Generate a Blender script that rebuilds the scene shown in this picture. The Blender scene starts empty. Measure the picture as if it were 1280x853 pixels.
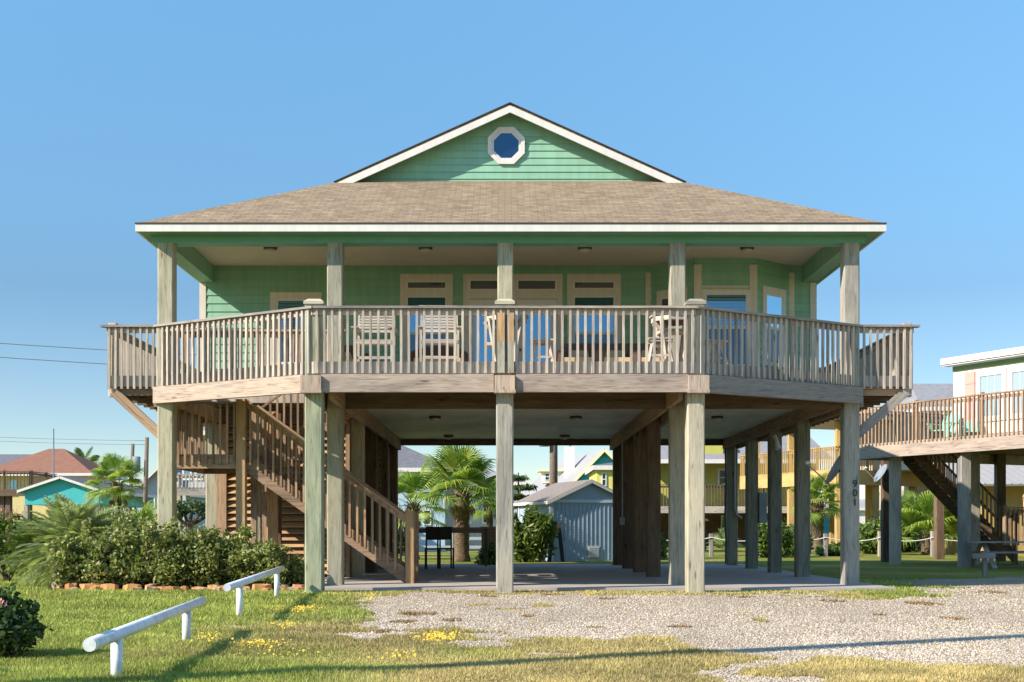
import bpy, math, random
import numpy as np
from mathutils import Vector, Matrix
R = math.radians
random.seed(7); rng = np.random.default_rng(7)
C = bpy.context.scene.collection

# ---------------------------------------------------------------- survey of the plot (metres), read off at known depths
F, EYE, VX, VY = 1560.0, 1.125, 631.0, 660.0
def X(px, Y): return (px - VX) * Y / F
def Z(py, Y): return EYE + (VY - py) * Y / F
def GY(py): return F * EYE / (py - VY)

# ---------------------------------------------------------------- mesh collector
class MB:
    def __init__(s): s.v = []; s.f = []; s.sm = False
    def add(s, vs, fs):
        b = len(s.v); s.v.extend([tuple(map(float, p)) for p in vs]); s.f.extend([tuple(b + i for i in f) for f in fs]); return s
    def box(s, x0, x1, y0, y1, z0, z1):
        return s.add([(x0,y0,z0),(x1,y0,z0),(x1,y1,z0),(x0,y1,z0),(x0,y0,z1),(x1,y0,z1),(x1,y1,z1),(x0,y1,z1)],
            [(0,3,2,1),(4,5,6,7),(0,1,5,4),(1,2,6,5),(2,3,7,6),(3,0,4,7)])
    def beam(s, p, q, w, h, up=(0,0,1)):
        p, q = Vector(p), Vector(q); d = (q-p).normalized(); up = Vector(up)
        if abs(d.dot(up)) > .99: up = Vector((0,1,0))
        a = d.cross(up).normalized(); b = a.cross(d).normalized()
        vs = []
        for c in (p, q):
            for sa, sb in ((-1,-1),(1,-1),(1,1),(-1,1)): vs.append(c + a*sa*w/2 + b*sb*h/2)
        return s.add(vs, [(0,3,2,1),(4,5,6,7),(0,1,5,4),(1,2,6,5),(2,3,7,6),(3,0,4,7)])
    def post(s, x, y, z0, z1, w, ch=.02, d=None):
        d = d or w; a, b = w/2, d/2
        ring = [(-a+ch,-b),(a-ch,-b),(a,-b+ch),(a,b-ch),(a-ch,b),(-a+ch,b),(-a,b-ch),(-a,-b+ch)]
        vs = [(x+p, y+q, z0) for p,q in ring] + [(x+p, y+q, z1) for p,q in ring]
        fs = [(i,(i+1)%8,8+(i+1)%8,8+i) for i in range(8)] + [tuple(range(7,-1,-1)), tuple(range(8,16))]
        return s.add(vs, fs)
    def tube(s, pts, r, n=8, cap=True):
        pts = [Vector(p) for p in pts]; rr = r if hasattr(r, '__len__') else [r]*len(pts)
        vs = []; fs = []; pa = None
        for i, p in enumerate(pts):
            d = (pts[min(i+1,len(pts)-1)] - pts[max(i-1,0)]).normalized()
            if pa is None: a = d.cross(Vector((0,0,1)) if abs(d.z) < .9 else Vector((0,1,0))).normalized()
            else: a = (pa - d*pa.dot(d)).normalized()
            pa = a; b = d.cross(a)
            for k in range(n):
                t = 2*math.pi*k/n; vs.append(p + (a*math.cos(t) + b*math.sin(t))*rr[i])
        for i in range(len(pts)-1):
            for k in range(n): fs.append((i*n+k, i*n+(k+1)%n, (i+1)*n+(k+1)%n, (i+1)*n+k))
        if cap: fs += [tuple(range(n-1,-1,-1)), tuple(range((len(pts)-1)*n, len(pts)*n))]
        return s.add(vs, fs)
    def prism(s, poly, z0, z1):
        n = len(poly); vs = [(x,y,z0) for x,y in poly] + [(x,y,z1) for x,y in poly]
        return s.add(vs, [tuple(range(n-1,-1,-1)), tuple(range(n,2*n))] + [(i,(i+1)%n,n+(i+1)%n,n+i) for i in range(n)])
    def slab(s, pts, t, n=None):       # thick polygon sheet, pts 3d, thickness t along -normal
        P = [Vector(p) for p in pts]; nn = Vector(n) if n else (P[1]-P[0]).cross(P[2]-P[0]).normalized()
        k = len(P); Q = [p - nn*t for p in P]
        return s.add(P+Q, [tuple(range(k)), tuple(range(2*k-1,k-1,-1))] + [(i, k+i, k+(i+1)%k, (i+1)%k) for i in range(k)])
    def fbox(s, fr, s0, s1, d0, d1, z0, z1):      # box in a wall frame
        (ox,oy),(ux,uy),(nx,ny) = fr
        vs = []
        for z in (z0,z1):
            for a,b in ((s0,d1),(s1,d1),(s1,d0),(s0,d0)): vs.append((ox+ux*a+nx*b, oy+uy*a+ny*b, z))
        return s.add(vs, [(0,3,2,1),(4,5,6,7),(0,1,5,4),(1,2,6,5),(2,3,7,6),(3,0,4,7)])
    def build(s, name, mat, parent=None, smooth=False):
        off = OFF.get(rootof(parent).name, Vector()) if parent else Vector()
        me = bpy.data.meshes.new(name)
        me.from_pydata([(x-off.x, y-off.y, z-off.z) for x,y,z in s.v], [], s.f)
        if mat: me.materials.append(mat)
        if smooth:
            for p in me.polygons: p.use_smooth = len(p.vertices) <= 4
        me.update()
        o = bpy.data.objects.new(name, me); C.objects.link(o)
        if parent: o.parent = parent
        return o
OFF = {}
def obeam(name, p, q, w, h, kind, parent):     # a straight timber built along its own X axis, so the grain follows it
    p, q = Vector(p), Vector(q); d = q-p; L = d.length
    mb = MB().box(0,L,-w/2,w/2,-h/2,h/2); me = bpy.data.meshes.new(name); me.from_pydata(mb.v,[],mb.f); me.materials.append(wood(kind,'x'))
    o = bpy.data.objects.new(name, me); C.objects.link(o); o.parent = parent
    o.location = p - OFF.get(rootof(parent).name, Vector())
    x = d.normalized(); y = Vector((0,0,1)).cross(x).normalized(); z = x.cross(y)
    o.rotation_euler = Matrix((x,y,z)).transposed().to_euler(); return o
def rootof(o):
    while o.parent: o = o.parent
    return o
def tag(o, label=None, cat=None, group=None, kind=None):
    if label: o['label'] = label
    if cat: o['category'] = cat
    if group: o['group'] = group
    if kind: o['kind'] = kind
    return o
def thing(name, label, cat, loc=(0,0,0), group=None):
    o = bpy.data.objects.new(name, None); C.objects.link(o); o.location = loc
    o.empty_display_size = .2; OFF[o.name] = Vector(loc); return tag(o, label, cat, group)
def single(name, mb, mat, label, cat, loc, group=None, smooth=False):   # a thing that is one mesh with its origin at its base
    mb.v = [(x-loc[0], y-loc[1], z-loc[2]) for x,y,z in mb.v]
    o = mb.build(name, mat, None, smooth); o.location = loc
    return tag(o, label, cat, group)
def kids(o): return [c for c in bpy.data.objects if c.parent == o]
def copy_tree(o, parent=None):
    c = o.copy(); C.objects.link(c); c.parent = parent
    for ch in kids(o): copy_tree(ch, c)
    return c
def inst(mesh, name, parent, loc, rz=0, mat=None):
    o = bpy.data.objects.new(name, mesh); C.objects.link(o); o.parent = parent
    off = OFF.get(rootof(parent).name, Vector()); o.location = Vector(loc) - off; o.rotation_euler = (0,0,rz); return o

# ---------------------------------------------------------------- materials
def newmat(name, col=(.5,.5,.5), rough=.7, spec=.3, metal=0):
    m = bpy.data.materials.new(name); m.use_nodes = True
    b = m.node_tree.nodes['Principled BSDF']; b.inputs['Base Color'].default_value = (*col,1)
    b.inputs['Roughness'].default_value = rough; b.inputs['Specular IOR Level'].default_value = spec; b.inputs['Metallic'].default_value = metal
    return m, m.node_tree, b
def N(nt, typ, **kw):
    n = nt.nodes.new(typ)
    for k, v in kw.items():
        if k in n.inputs.keys() if hasattr(n.inputs,'keys') else False: n.inputs[k].default_value = v
        else: setattr(n, k, v)
    return n
def ramp(nt, fac, stops):
    r = nt.nodes.new('ShaderNodeValToRGB'); nt.links.new(fac, r.inputs[0])
    e = r.color_ramp.elements
    while len(e) < len(stops): e.new(.5)
    for i,(p,c) in enumerate(stops): e[i].position = p; e[i].color = (*c,1)
    return r.outputs[0]
def mixc(nt, fac, a, b, mode='MIX'):
    m = nt.nodes.new('ShaderNodeMix'); m.data_type = 'RGBA'; m.blend_type = mode
    for idx, v in ((0,fac),(6,a),(7,b)):
        if hasattr(v,'links') or isinstance(v, bpy.types.NodeSocket): nt.links.new(v, m.inputs[idx])
        else: m.inputs[idx].default_value = v if idx == 0 else (*v,1)
    return m.outputs[2]
def mapping(nt, scale, coord='Object', island=0):
    tc = nt.nodes.new('ShaderNodeTexCoord'); mp = nt.nodes.new('ShaderNodeMapping'); mp.inputs['Scale'].default_value = scale
    src = tc.outputs[coord]; 
    if island:
        g = nt.nodes.new('ShaderNodeNewGeometry'); oi = nt.nodes.new('ShaderNodeObjectInfo')
        ad = nt.nodes.new('ShaderNodeMath'); ad.operation = 'ADD'; nt.links.new(g.outputs['Random Per Island'], ad.inputs[0]); nt.links.new(oi.outputs['Random'], ad.inputs[1])
        ml = nt.nodes.new('ShaderNodeMath'); ml.operation = 'MULTIPLY'; ml.inputs[1].default_value = 31.7; nt.links.new(ad.outputs[0], ml.inputs[0])
        va = nt.nodes.new('ShaderNodeVectorMath'); va.operation = 'ADD'; nt.links.new(src, va.inputs[0]); nt.links.new(ml.outputs[0], va.inputs[1]); src = va.outputs[0]
    nt.links.new(src, mp.inputs[0]); return mp.outputs[0]
def noise(nt, vec, scale, detail=3, dist=0, rough=.5):
    n = nt.nodes.new('ShaderNodeTexNoise'); n.inputs['Scale'].default_value = scale; n.inputs['Detail'].default_value = detail
    n.inputs['Distortion'].default_value = dist; n.inputs['Roughness'].default_value = rough
    nt.links.new(vec, n.inputs['Vector']); return n.outputs[0]
def bump(nt, bs, h, strength=.3, dist=.01):
    b = nt.nodes.new('ShaderNodeBump'); b.inputs['Strength'].default_value = strength; b.inputs['Distance'].default_value = dist
    nt.links.new(h, b.inputs['Height']); nt.links.new(b.outputs[0], bs.inputs['Normal'])
def rnd_island(nt):
    g = nt.nodes.new('ShaderNodeNewGeometry'); oi = nt.nodes.new('ShaderNodeObjectInfo')
    ad = nt.nodes.new('ShaderNodeMath'); ad.operation = 'ADD'; nt.links.new(g.outputs['Random Per Island'], ad.inputs[0]); nt.links.new(oi.outputs['Random'], ad.inputs[1])
    fr = nt.nodes.new('ShaderNodeMath'); fr.operation = 'FRACT'; nt.links.new(ad.outputs[0], fr.inputs[0]); return fr.outputs[0]
_w = {}
def wood(kind, axis='z'):
    key = (kind, axis)
    if key in _w: return _w[key]
    pal = {  # light, mid, dark
        'pile':   ((.44,.415,.31),(.345,.325,.235),(.19,.18,.13)),
        'pilegray':((.43,.395,.325),(.33,.305,.255),(.18,.165,.14)),
        'pilelight':((.49,.45,.345),(.39,.355,.265),(.23,.205,.155)),
        'pilegreen':((.375,.39,.265),(.295,.31,.205),(.17,.18,.12)),
        'band':   ((.49,.40,.325),(.37,.29,.23),(.20,.145,.11)),
        'rail':   ((.55,.475,.40),(.43,.37,.31),(.24,.20,.165)),
        'grey':   ((.40,.35,.31),(.31,.27,.235),(.18,.15,.13)),
        'brown':  ((.44,.31,.205),(.34,.23,.15),(.17,.11,.07)),
        'orange': ((.56,.37,.20),(.47,.30,.155),(.30,.18,.09)),
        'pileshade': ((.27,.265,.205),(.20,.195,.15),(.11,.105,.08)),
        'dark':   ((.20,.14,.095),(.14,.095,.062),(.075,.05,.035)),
        'yellow': ((.56,.38,.16),(.46,.31,.12),(.30,.19,.08)),
        'blonde': ((.60,.52,.42),(.51,.435,.34),(.33,.27,.205)),
    }[kind]
    m, nt, b = newmat('wood_'+kind+'_'+axis, rough=.82, spec=.15)
    st = {'x':(.9,14,14),'y':(14,.9,14),'z':(14,14,.9)}[axis]
    st2 = {'x':(.35,1.6,1.6),'y':(1.6,.35,1.6),'z':(1.6,1.6,.35)}[axis]
    v = mapping(nt, st, island=1); v2 = mapping(nt, st2, island=1)
    n1 = noise(nt, v, 2.2, 5, 1.2, .62); n2 = noise(nt, v2, 1.3, 3, .8)
    c = ramp(nt, n1, [(.32,pal[2]),(.46,pal[1]),(.70,pal[0])])
    c2 = ramp(nt, n2, [(.33,(.72,.72,.73)),(.5,(1,1,1)),(.72,(1.12,1.08,1.0))])
    c = mixc(nt, 1.0, c, c2, 'MULTIPLY')
    st3 = {'x':(1.5,6,6),'y':(6,1.5,6),'z':(6,6,1.5)}[axis]; v3 = mapping(nt, st3, island=1); vo = nt.nodes.new('ShaderNodeTexVoronoi'); vo.inputs['Scale'].default_value = .8; nt.links.new(v3, vo.inputs['Vector'])
    c = mixc(nt, 1.0, c, ramp(nt, vo.outputs['Distance'], [(.04,(.45,.38,.32)),(.13,(1,1,1))]), 'MULTIPLY')
    r = ramp(nt, rnd_island(nt), [(0,(.80,.80,.82)),(.5,(1,1,1)),(1,(1.16,1.12,1.06))])
    c = mixc(nt, 1.0, c, r, 'MULTIPLY')
    nt.links.new(c, b.inputs['Base Color']); bump(nt, b, n1, .35, .006)
    _w[key] = m; return m
def paint(name, col, rough=.55, var=.08, spec=.3, scale=3, dirt=0):
    m, nt, b = newmat(name, col, rough, spec)
    v = mapping(nt, (1,1,1)); n = noise(nt, v, scale, 5, .3, .6)
    lo = tuple(c*(1-var) for c in col); hi = tuple(min(1,c*(1+var)) for c in col)
    c = ramp(nt, n, [(.3,lo),(.7,hi)])
    if dirt:
        v3 = mapping(nt, (9,9,.8)); n3 = noise(nt, v3, 1.2, 4)
        c = mixc(nt, 1, c, ramp(nt, n3, [(.35,(1-dirt,1-dirt*1.05,1-dirt*1.15)),(.6,(1,1,1))]), 'MULTIPLY')
    nt.links.new(c, b.inputs['Base Color']); bump(nt, b, n, .1, .004); return m
def glass(name, tint=(.02,.035,.05), refl=.45, stripes=0, rcol=(.75,.9,1)):
    m, nt, b = newmat(name, tint, .35, .5)
    if stripes:
        v = mapping(nt, (1,1,1)); w = nt.nodes.new('ShaderNodeTexWave'); w.bands_direction = 'Z'; w.inputs['Scale'].default_value = stripes; w.inputs['Distortion'].default_value = .15
        nt.links.new(v, w.inputs['Vector'])
        nt.links.new(ramp(nt, w.outputs[1], [(.15,tuple(t*.25 for t in tint)),(.5,tint)]), b.inputs['Base Color'])
    gl = nt.nodes.new('ShaderNodeBsdfGlossy'); gl.inputs['Roughness'].default_value = .03; gl.inputs['Color'].default_value = (*rcol,1)
    v = mapping(nt, (1,1,1)); bp = nt.nodes.new('ShaderNodeBump'); bp.inputs['Strength'].default_value = .08; bp.inputs['Distance'].default_value = .02
    nt.links.new(noise(nt, v, 1.6, 1), bp.inputs['Height']); nt.links.new(bp.outputs[0], gl.inputs['Normal'])
    mx = nt.nodes.new('ShaderNodeMixShader'); mx.inputs[0].default_value = refl
    nt.links.new(b.outputs[0], mx.inputs[1]); nt.links.new(gl.outputs[0], mx.inputs[2]); nt.links.new(mx.outputs[0], nt.nodes['Material Output'].inputs[0]); return m
def shingle(name, c1, c2, c3, swap=False, sc=1.0):
    m, nt, b = newmat(name, c1, .95, .05)
    tc = nt.nodes.new('ShaderNodeTexCoord'); sp = nt.nodes.new('ShaderNodeSeparateXYZ'); cb = nt.nodes.new('ShaderNodeCombineXYZ')
    nt.links.new(tc.outputs['Object'], sp.inputs[0]); nt.links.new(sp.outputs[1 if swap else 0], cb.inputs[0]); nt.links.new(sp.outputs[2], cb.inputs[1])
    def brick(w, h, a, bb, mort, ms, off=.5):
        br = nt.nodes.new('ShaderNodeTexBrick'); br.inputs['Scale'].default_value = sc; br.inputs['Brick Width'].default_value = w; br.inputs['Row Height'].default_value = h
        br.inputs['Mortar Size'].default_value = ms; br.inputs['Mortar Smooth'].default_value = .4; br.offset = off
        br.inputs['Color1'].default_value = (*a,1); br.inputs['Color2'].default_value = (*bb,1); br.inputs['Mortar'].default_value = (*mort,1); br.inputs['Bias'].default_value = 0
        nt.links.new(cb.outputs[0], br.inputs[0]); return br
    br = brick(.25, .056, c1, c2, c3, .005); br2 = brick(.14, .056, (.85,.85,.85), (1.1,1.1,1.1), (1,1,1), 0, .37)
    v = mapping(nt, (1,1,1)); n = noise(nt, v, 1.1, 5); n2 = noise(nt, v, 60, 2)
    c = mixc(nt, 1, br.outputs[0], br2.outputs[0], 'MULTIPLY')
    c = mixc(nt, 1, c, ramp(nt, n, [(.3,(.94,.94,.94)),(.7,(1.05,1.04,1.03))]), 'MULTIPLY')
    c = mixc(nt, 1, c, ramp(nt, n2, [(.3,(.85,.85,.85)),(.7,(1.12,1.12,1.12))]), 'MULTIPLY')
    nt.links.new(c, b.inputs['Base Color']); bump(nt, b, br.outputs['Fac'], -.6, .01); return m
def leafmat(name, stops, trans=.35, rough=.45, spec=.35):
    m, nt, b = newmat(name, stops[0][1], rough, spec)
    c = ramp(nt, rnd_island(nt), stops); 
    v = mapping(nt, (1,1,1)); c = mixc(nt, 1, c, ramp(nt, noise(nt, v, 2.5, 3), [(.3,(.75,.78,.75)),(.7,(1.2,1.18,1.1))]), 'MULTIPLY')
    nt.links.new(c, b.inputs['Base Color'])
    tr = nt.nodes.new('ShaderNodeBsdfTranslucent'); nt.links.new(mixc(nt, 1, c, (1.25,1.35,.7), 'MULTIPLY'), tr.inputs[0])
    mx = nt.nodes.new('ShaderNodeMixShader'); mx.inputs[0].default_value = trans
    nt.links.new(b.outputs[0], mx.inputs[1]); nt.links.new(tr.outputs[0], mx.inputs[2]); nt.links.new(mx.outputs[0], nt.nodes['Material Output'].inputs[0]); return m

M = {}
M['siding'] = paint('mint_siding', (.255,.465,.325), .55, .07, .25, 1.3, .09)
_nt = M['siding'].node_tree; _b = _nt.nodes['Principled BSDF']; _src = _b.inputs['Base Color'].links[0].from_socket
_nt.links.new(mixc(_nt, 1, _src, ramp(_nt, rnd_island(_nt), [(0,(.92,.93,.92)),(1,(1.06,1.05,1.05))]), 'MULTIPLY'), _b.inputs['Base Color'])
M['green_trim'] = paint('green_trim', (.14,.33,.23), .5, .06)
M['soffit'] = paint('green_soffit', (.14,.30,.18), .6, .06)
M['cream'] = paint('cream_trim', (.66,.59,.49), .55, .05, dirt=.08)
M['white'] = paint('white_trim', (.70,.655,.60), .5, .04, dirt=.06)
M['whitepaint'] = paint('white_paint', (.74,.74,.735), .4, .13, .4, 14, .22)
M['ceiling'] = paint('porch_ceiling', (.62,.52,.41), .7, .05, .2, 2)
M['glass'] = glass('window_glass', (.012,.03,.05), .55, rcol=(.30,.58,.80))
M['glassblind'] = glass('window_glass_blinds', (.13,.24,.34), .40, 4.5, rcol=(.30,.58,.80))
M['glasslow'] = glass('dim_reflection_glass', (.02,.035,.055), .22, rcol=(.25,.42,.55))  # lower panes: darker reflection of railing and floor put into the glass colour
M['glassdark'] = glass('transom_glass', (.012,.018,.022), .18)
M['shingle_x'] = shingle('tan_shingles_front', (.315,.235,.155), (.245,.182,.118), (.10,.075,.052))
M['shingle_y'] = shingle('tan_shingles_side', (.315,.235,.155), (.245,.182,.118), (.10,.075,.052), True)
M['drip'] = newmat('dark_drip_edge', (.05,.04,.035), .6)[0]
M['bronze'] = newmat('bronze_metal', (.10,.08,.06), .4, .5, .6)[0]
M['frosted'] = newmat('frosted_glass', (.55,.5,.42), .3, .5)[0]
M['concrete'] = paint('concrete_slab', (.38,.335,.30), .85, .14, .15, 1.4)
M['black'] = newmat('black_metal', (.02,.02,.02), .45, .4)[0]
M['blackwood'] = paint('black_stained_wood', (.035,.028,.022), .6, .3)
M['steelgrey'] = paint('grey_metal', (.22,.25,.28), .5, .1)
M['pvc'] = paint('grey_conduit', (.30,.30,.30), .5, .05)
M['wicker'] = paint('brown_wicker', (.16,.09,.055), .7, .35, .2, 45)
M['cushion'] = paint('tan_cushion', (.60,.42,.22), .9, .08)
M['adiron'] = wood('blonde','x')
def plywood():
    m, nt, b = newmat('underhouse_panel', (.3,.3,.25), .6, .3)
    v = mapping(nt, (1,.35,1)); n = noise(nt, v, 1.1, 6, 1.5, .65); v2 = mapping(nt,(1,1,1)); n2 = noise(nt, v2, .5, 3)
    c = ramp(nt, n, [(.3,(.58,.55,.46)),(.5,(.70,.66,.55)),(.72,(.80,.75,.62))]); c = mixc(nt, 1, c, ramp(nt, n2, [(.35,(.8,.82,.8)),(.65,(1.1,1.08,1.05))]), 'MULTIPLY')
    nt.links.new(c, b.inputs['Base Color']); return m
M['panel'] = plywood()

# ---------------------------------------------------------------- camera, light, sky
sc = bpy.context.scene
cam = bpy.data.cameras.new('camera'); co = bpy.data.objects.new('camera', cam); C.objects.link(co)
co.location = (0,0,EYE); co.rotation_euler = (R(90),0,0); cam.lens = 36*F/1280; cam.sensor_width = 36
cam.shift_x = (640-VX)/1280; cam.shift_y = (VY-426.5)/1280; cam.clip_end = 3000; cam.clip_start = .1; sc.camera = co
sc.view_settings.view_transform = 'Standard'; sc.view_settings.look = 'None'; sc.view_settings.exposure = .95; sc.view_settings.gamma = 1
AZ, EL = R(64), R(33)      # sun stands to the left of and behind the photographer
sun = bpy.data.lights.new('sun','SUN'); so = bpy.data.objects.new('sun', sun); C.objects.link(so)
sun.energy = 4.5; sun.angle = R(.5); sun.color = (1,.92,.81)
sd = Vector((-math.sin(AZ)*math.cos(EL), -math.cos(AZ)*math.cos(EL), math.sin(EL)))
so.rotation_euler = sd.to_track_quat('Z','Y').to_euler(); so.location = (-20,-10,20)
w = bpy.data.worlds.new('World'); sc.world = w; w.use_nodes = True; wt = w.node_tree
sky = wt.nodes.new('ShaderNodeTexSky'); sky.sky_type = 'NISHITA'; sky.sun_disc = False; sky.sun_elevation = EL
sky.sun_rotation = math.atan2(sd.x, sd.y); sky.air_density = .9; sky.dust_density = 0; sky.ozone_density = 1.6; sky.altitude = 0
tc_ = wt.nodes.new('ShaderNodeTexCoord'); sx_ = wt.nodes.new('ShaderNodeSeparateXYZ'); wt.links.new(tc_.outputs['Generated'], sx_.inputs[0])
rp_ = wt.nodes.new('ShaderNodeValToRGB'); wt.links.new(sx_.outputs[2], rp_.inputs[0]); el_ = rp_.color_ramp.elements
for _ in range(4): el_.new(.5)
for i_,(p_,c_) in enumerate([(0,(.67,.68,.67)),(.10,(.585,.65,.69)),(.18,(.52,.65,.70)),(.235,(.61,.82,.86)),(.39,(.85,1.20,1.22)),(.60,(1.5,1.85,1.9))]): el_[i_].position = p_; el_[i_].color = (*c_,1)
tn = wt.nodes.new('ShaderNodeMix'); tn.data_type = 'RGBA'; tn.blend_type = 'MULTIPLY'; tn.inputs[0].default_value = 1
wt.links.new(sky.outputs[0], tn.inputs[6]); wt.links.new(rp_.outputs[0], tn.inputs[7]); wt.links.new(tn.outputs[2], wt.nodes['Background'].inputs[0]); wt.nodes['Background'].inputs[1].default_value = .105

# ================================================================ MAIN HOUSE
YF, YP, YW, YB = 21.53, 23.55, 27.2, 35.8        # rows: deck front posts, porch posts, wall, back
DZ = 3.99; RT = 4.94
XL, XR = -6.37, 6.51                               # outer pile rows
WL, WR = -6.64, 6.78                               # walls
house = thing('beach_house', 'big mint green stilt house with wraparound deck and tan roof', 'house', (0,YP,0))
# --- piles
def pile(x, y, z0, z1, w=.30, kind='pile', label=None):
    o = MB().post(x, y, z0, z1, w, .022).build('pile', wood(kind), house)
    if label: o['label'] = label
    return o
pile(-3.30, YF+.15, -.3, 5.00, .305, 'pilegreen', 'green tinged front pile'); pile(0, YF+.15, -.3, 5.00, .30, 'pilegray', 'grey weathered centre front pile'); pile(3.30, YF+.15, -.3, 5.00, .305, 'pilelight')
for x, k in ((XL,'pile'),(-3.19,'pile'),(0.01,'pile'),(3.25,'pilelight'),(XR,'pilegray')):
    pile(x, YP, -.3, 6.47, .295, k, 'pile carrying the black house number' if x == XR else None)
for y in (YW, 30.1, 32.9, YB):
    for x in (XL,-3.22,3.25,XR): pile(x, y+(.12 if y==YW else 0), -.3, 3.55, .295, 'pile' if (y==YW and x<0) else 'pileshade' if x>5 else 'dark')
for x in (-3.30, 0, 3.30):     # chamfered caps on the railing posts
    s = .172; mb = MB(); z0 = 4.985
    mb.add([(x-s,YF+.15-s,z0),(x+s,YF+.15-s,z0),(x+s,YF+.15+s,z0),(x-s,YF+.15+s,z0),(x-s,YF+.15-s,z0+.05),(x+s,YF+.15-s,z0+.05),(x+s,YF+.15+s,z0+.05),(x-s,YF+.15+s,z0+.05),
            (x-s+.07,YF+.22-s,z0+.10),(x+s-.07,YF+.22-s,z0+.10),(x+s-.07,YF+.08+s,z0+.10),(x-s+.07,YF+.08+s,z0+.10)],
           [(0,3,2,1),(0,1,5,4),(1,2,6,5),(2,3,7,6),(3,0,4,7),(4,5,9,8),(5,6,10,9),(6,7,11,10),(7,4,8,11),(8,9,10,11)])
    mb.build('post_cap', wood('pilelight','x'), house)
# --- deck band beams (front and diagonals) + blocks
BT, BB = 3.765, 3.455
A1, A2 = (-3.33,21.44), (-6.58,23.42); B1, B2 = (3.33,21.44), (6.70,23.42)
MB().box(-3.15,-.19,21.40,21.53,BB,BT).build('band_beam', wood('band','x'), house)
MB().box(.19,3.15,21.40,21.53,BB,BT).build('band_beam', wood('band','x'), house)
for x in (-3.32,0,3.32):
    mb = MB().box(x-.175,x+.175,21.33,21.53,BB+.03,BT-.03); mb.box(x-.185,x+.185,21.325,21.53,BB-.02,BB+.03); mb.build('beam_block', wood('band','z'), house)
for P,Q in ((A1,A2),(B1,B2)):
    d = Vector((Q[0]-P[0],Q[1]-P[1])).normalized(); nn = Vector((d.y,-d.x)); 
    if nn.y > 0: nn = -nn
    p = Vector(P)+d*.16; q = Vector(Q)
    obeam('band_beam',(p.x-nn.x*.02,p.y-nn.y*.02,(BT+BB)/2),(q.x-nn.x*.02,q.y-nn.y*.02,(BT+BB)/2),.11,BT-BB,'band' if P is A1 else 'grey',house)
# --- deck floor around the stair opening
deck = MB()
z0 = 3.785
deck.prism([(-3.3,21.50),(3.3,21.50),(6.66,23.50),(6.66,23.70),(-6.54,23.70),(-6.54,23.50)], z0, DZ)
deck.prism([(-3.05,23.70),(6.66,23.70),(6.66,27.2),(-3.05,27.2)], z0, DZ)
deck.prism([(-6.54,26.55),(-3.05,26.55),(-3.05,27.2),(-6.54,27.2)], z0, DZ)
deck.prism([(-7.46,23.50),(-6.54,23.50),(-6.54,36.2),(-7.46,36.2)], z0, DZ)
deck.prism([(6.66,23.50),(7.66,23.50),(7.66,36.2),(6.66,36.2)], z0, DZ)
deck.build('deck_floor', wood('rail','z'), house)
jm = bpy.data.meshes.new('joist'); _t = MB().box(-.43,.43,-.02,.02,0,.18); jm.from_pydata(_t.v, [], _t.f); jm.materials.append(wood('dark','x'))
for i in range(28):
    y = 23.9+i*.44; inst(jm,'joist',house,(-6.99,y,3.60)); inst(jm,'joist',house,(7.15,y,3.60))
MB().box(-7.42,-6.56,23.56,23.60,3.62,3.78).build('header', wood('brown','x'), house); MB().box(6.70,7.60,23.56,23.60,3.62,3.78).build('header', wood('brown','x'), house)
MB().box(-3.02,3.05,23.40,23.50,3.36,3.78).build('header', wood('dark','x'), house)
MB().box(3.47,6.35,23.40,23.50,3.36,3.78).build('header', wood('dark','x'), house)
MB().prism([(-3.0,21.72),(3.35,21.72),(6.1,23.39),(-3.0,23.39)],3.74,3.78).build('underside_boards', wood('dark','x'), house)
for x in (XL+.0,-3.22,3.25,XR):      # girders front to back
    a = 23.45 if abs(x) > 5 else 21.75
    for dx in (-.19,.19): MB().box(x+dx-.04,x+dx+.04,a,36.0,3.36 if abs(x)<5 else 3.40,3.675).build('girder', wood('brown','y'), house)
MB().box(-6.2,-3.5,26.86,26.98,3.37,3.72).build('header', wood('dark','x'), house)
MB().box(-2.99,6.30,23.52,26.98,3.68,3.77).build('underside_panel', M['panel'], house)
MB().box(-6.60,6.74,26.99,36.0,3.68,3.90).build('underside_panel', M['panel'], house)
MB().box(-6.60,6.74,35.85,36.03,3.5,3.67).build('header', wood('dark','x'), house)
# braces under the wings
for y in (YP,):
    obeam('brace',(-7.38,y,3.70),(-6.50,y,2.88),.09,.17,'brown',house)
    obeam('brace',(7.58,y,3.70),(6.64,y,2.88),.09,.17,'grey',house)
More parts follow.
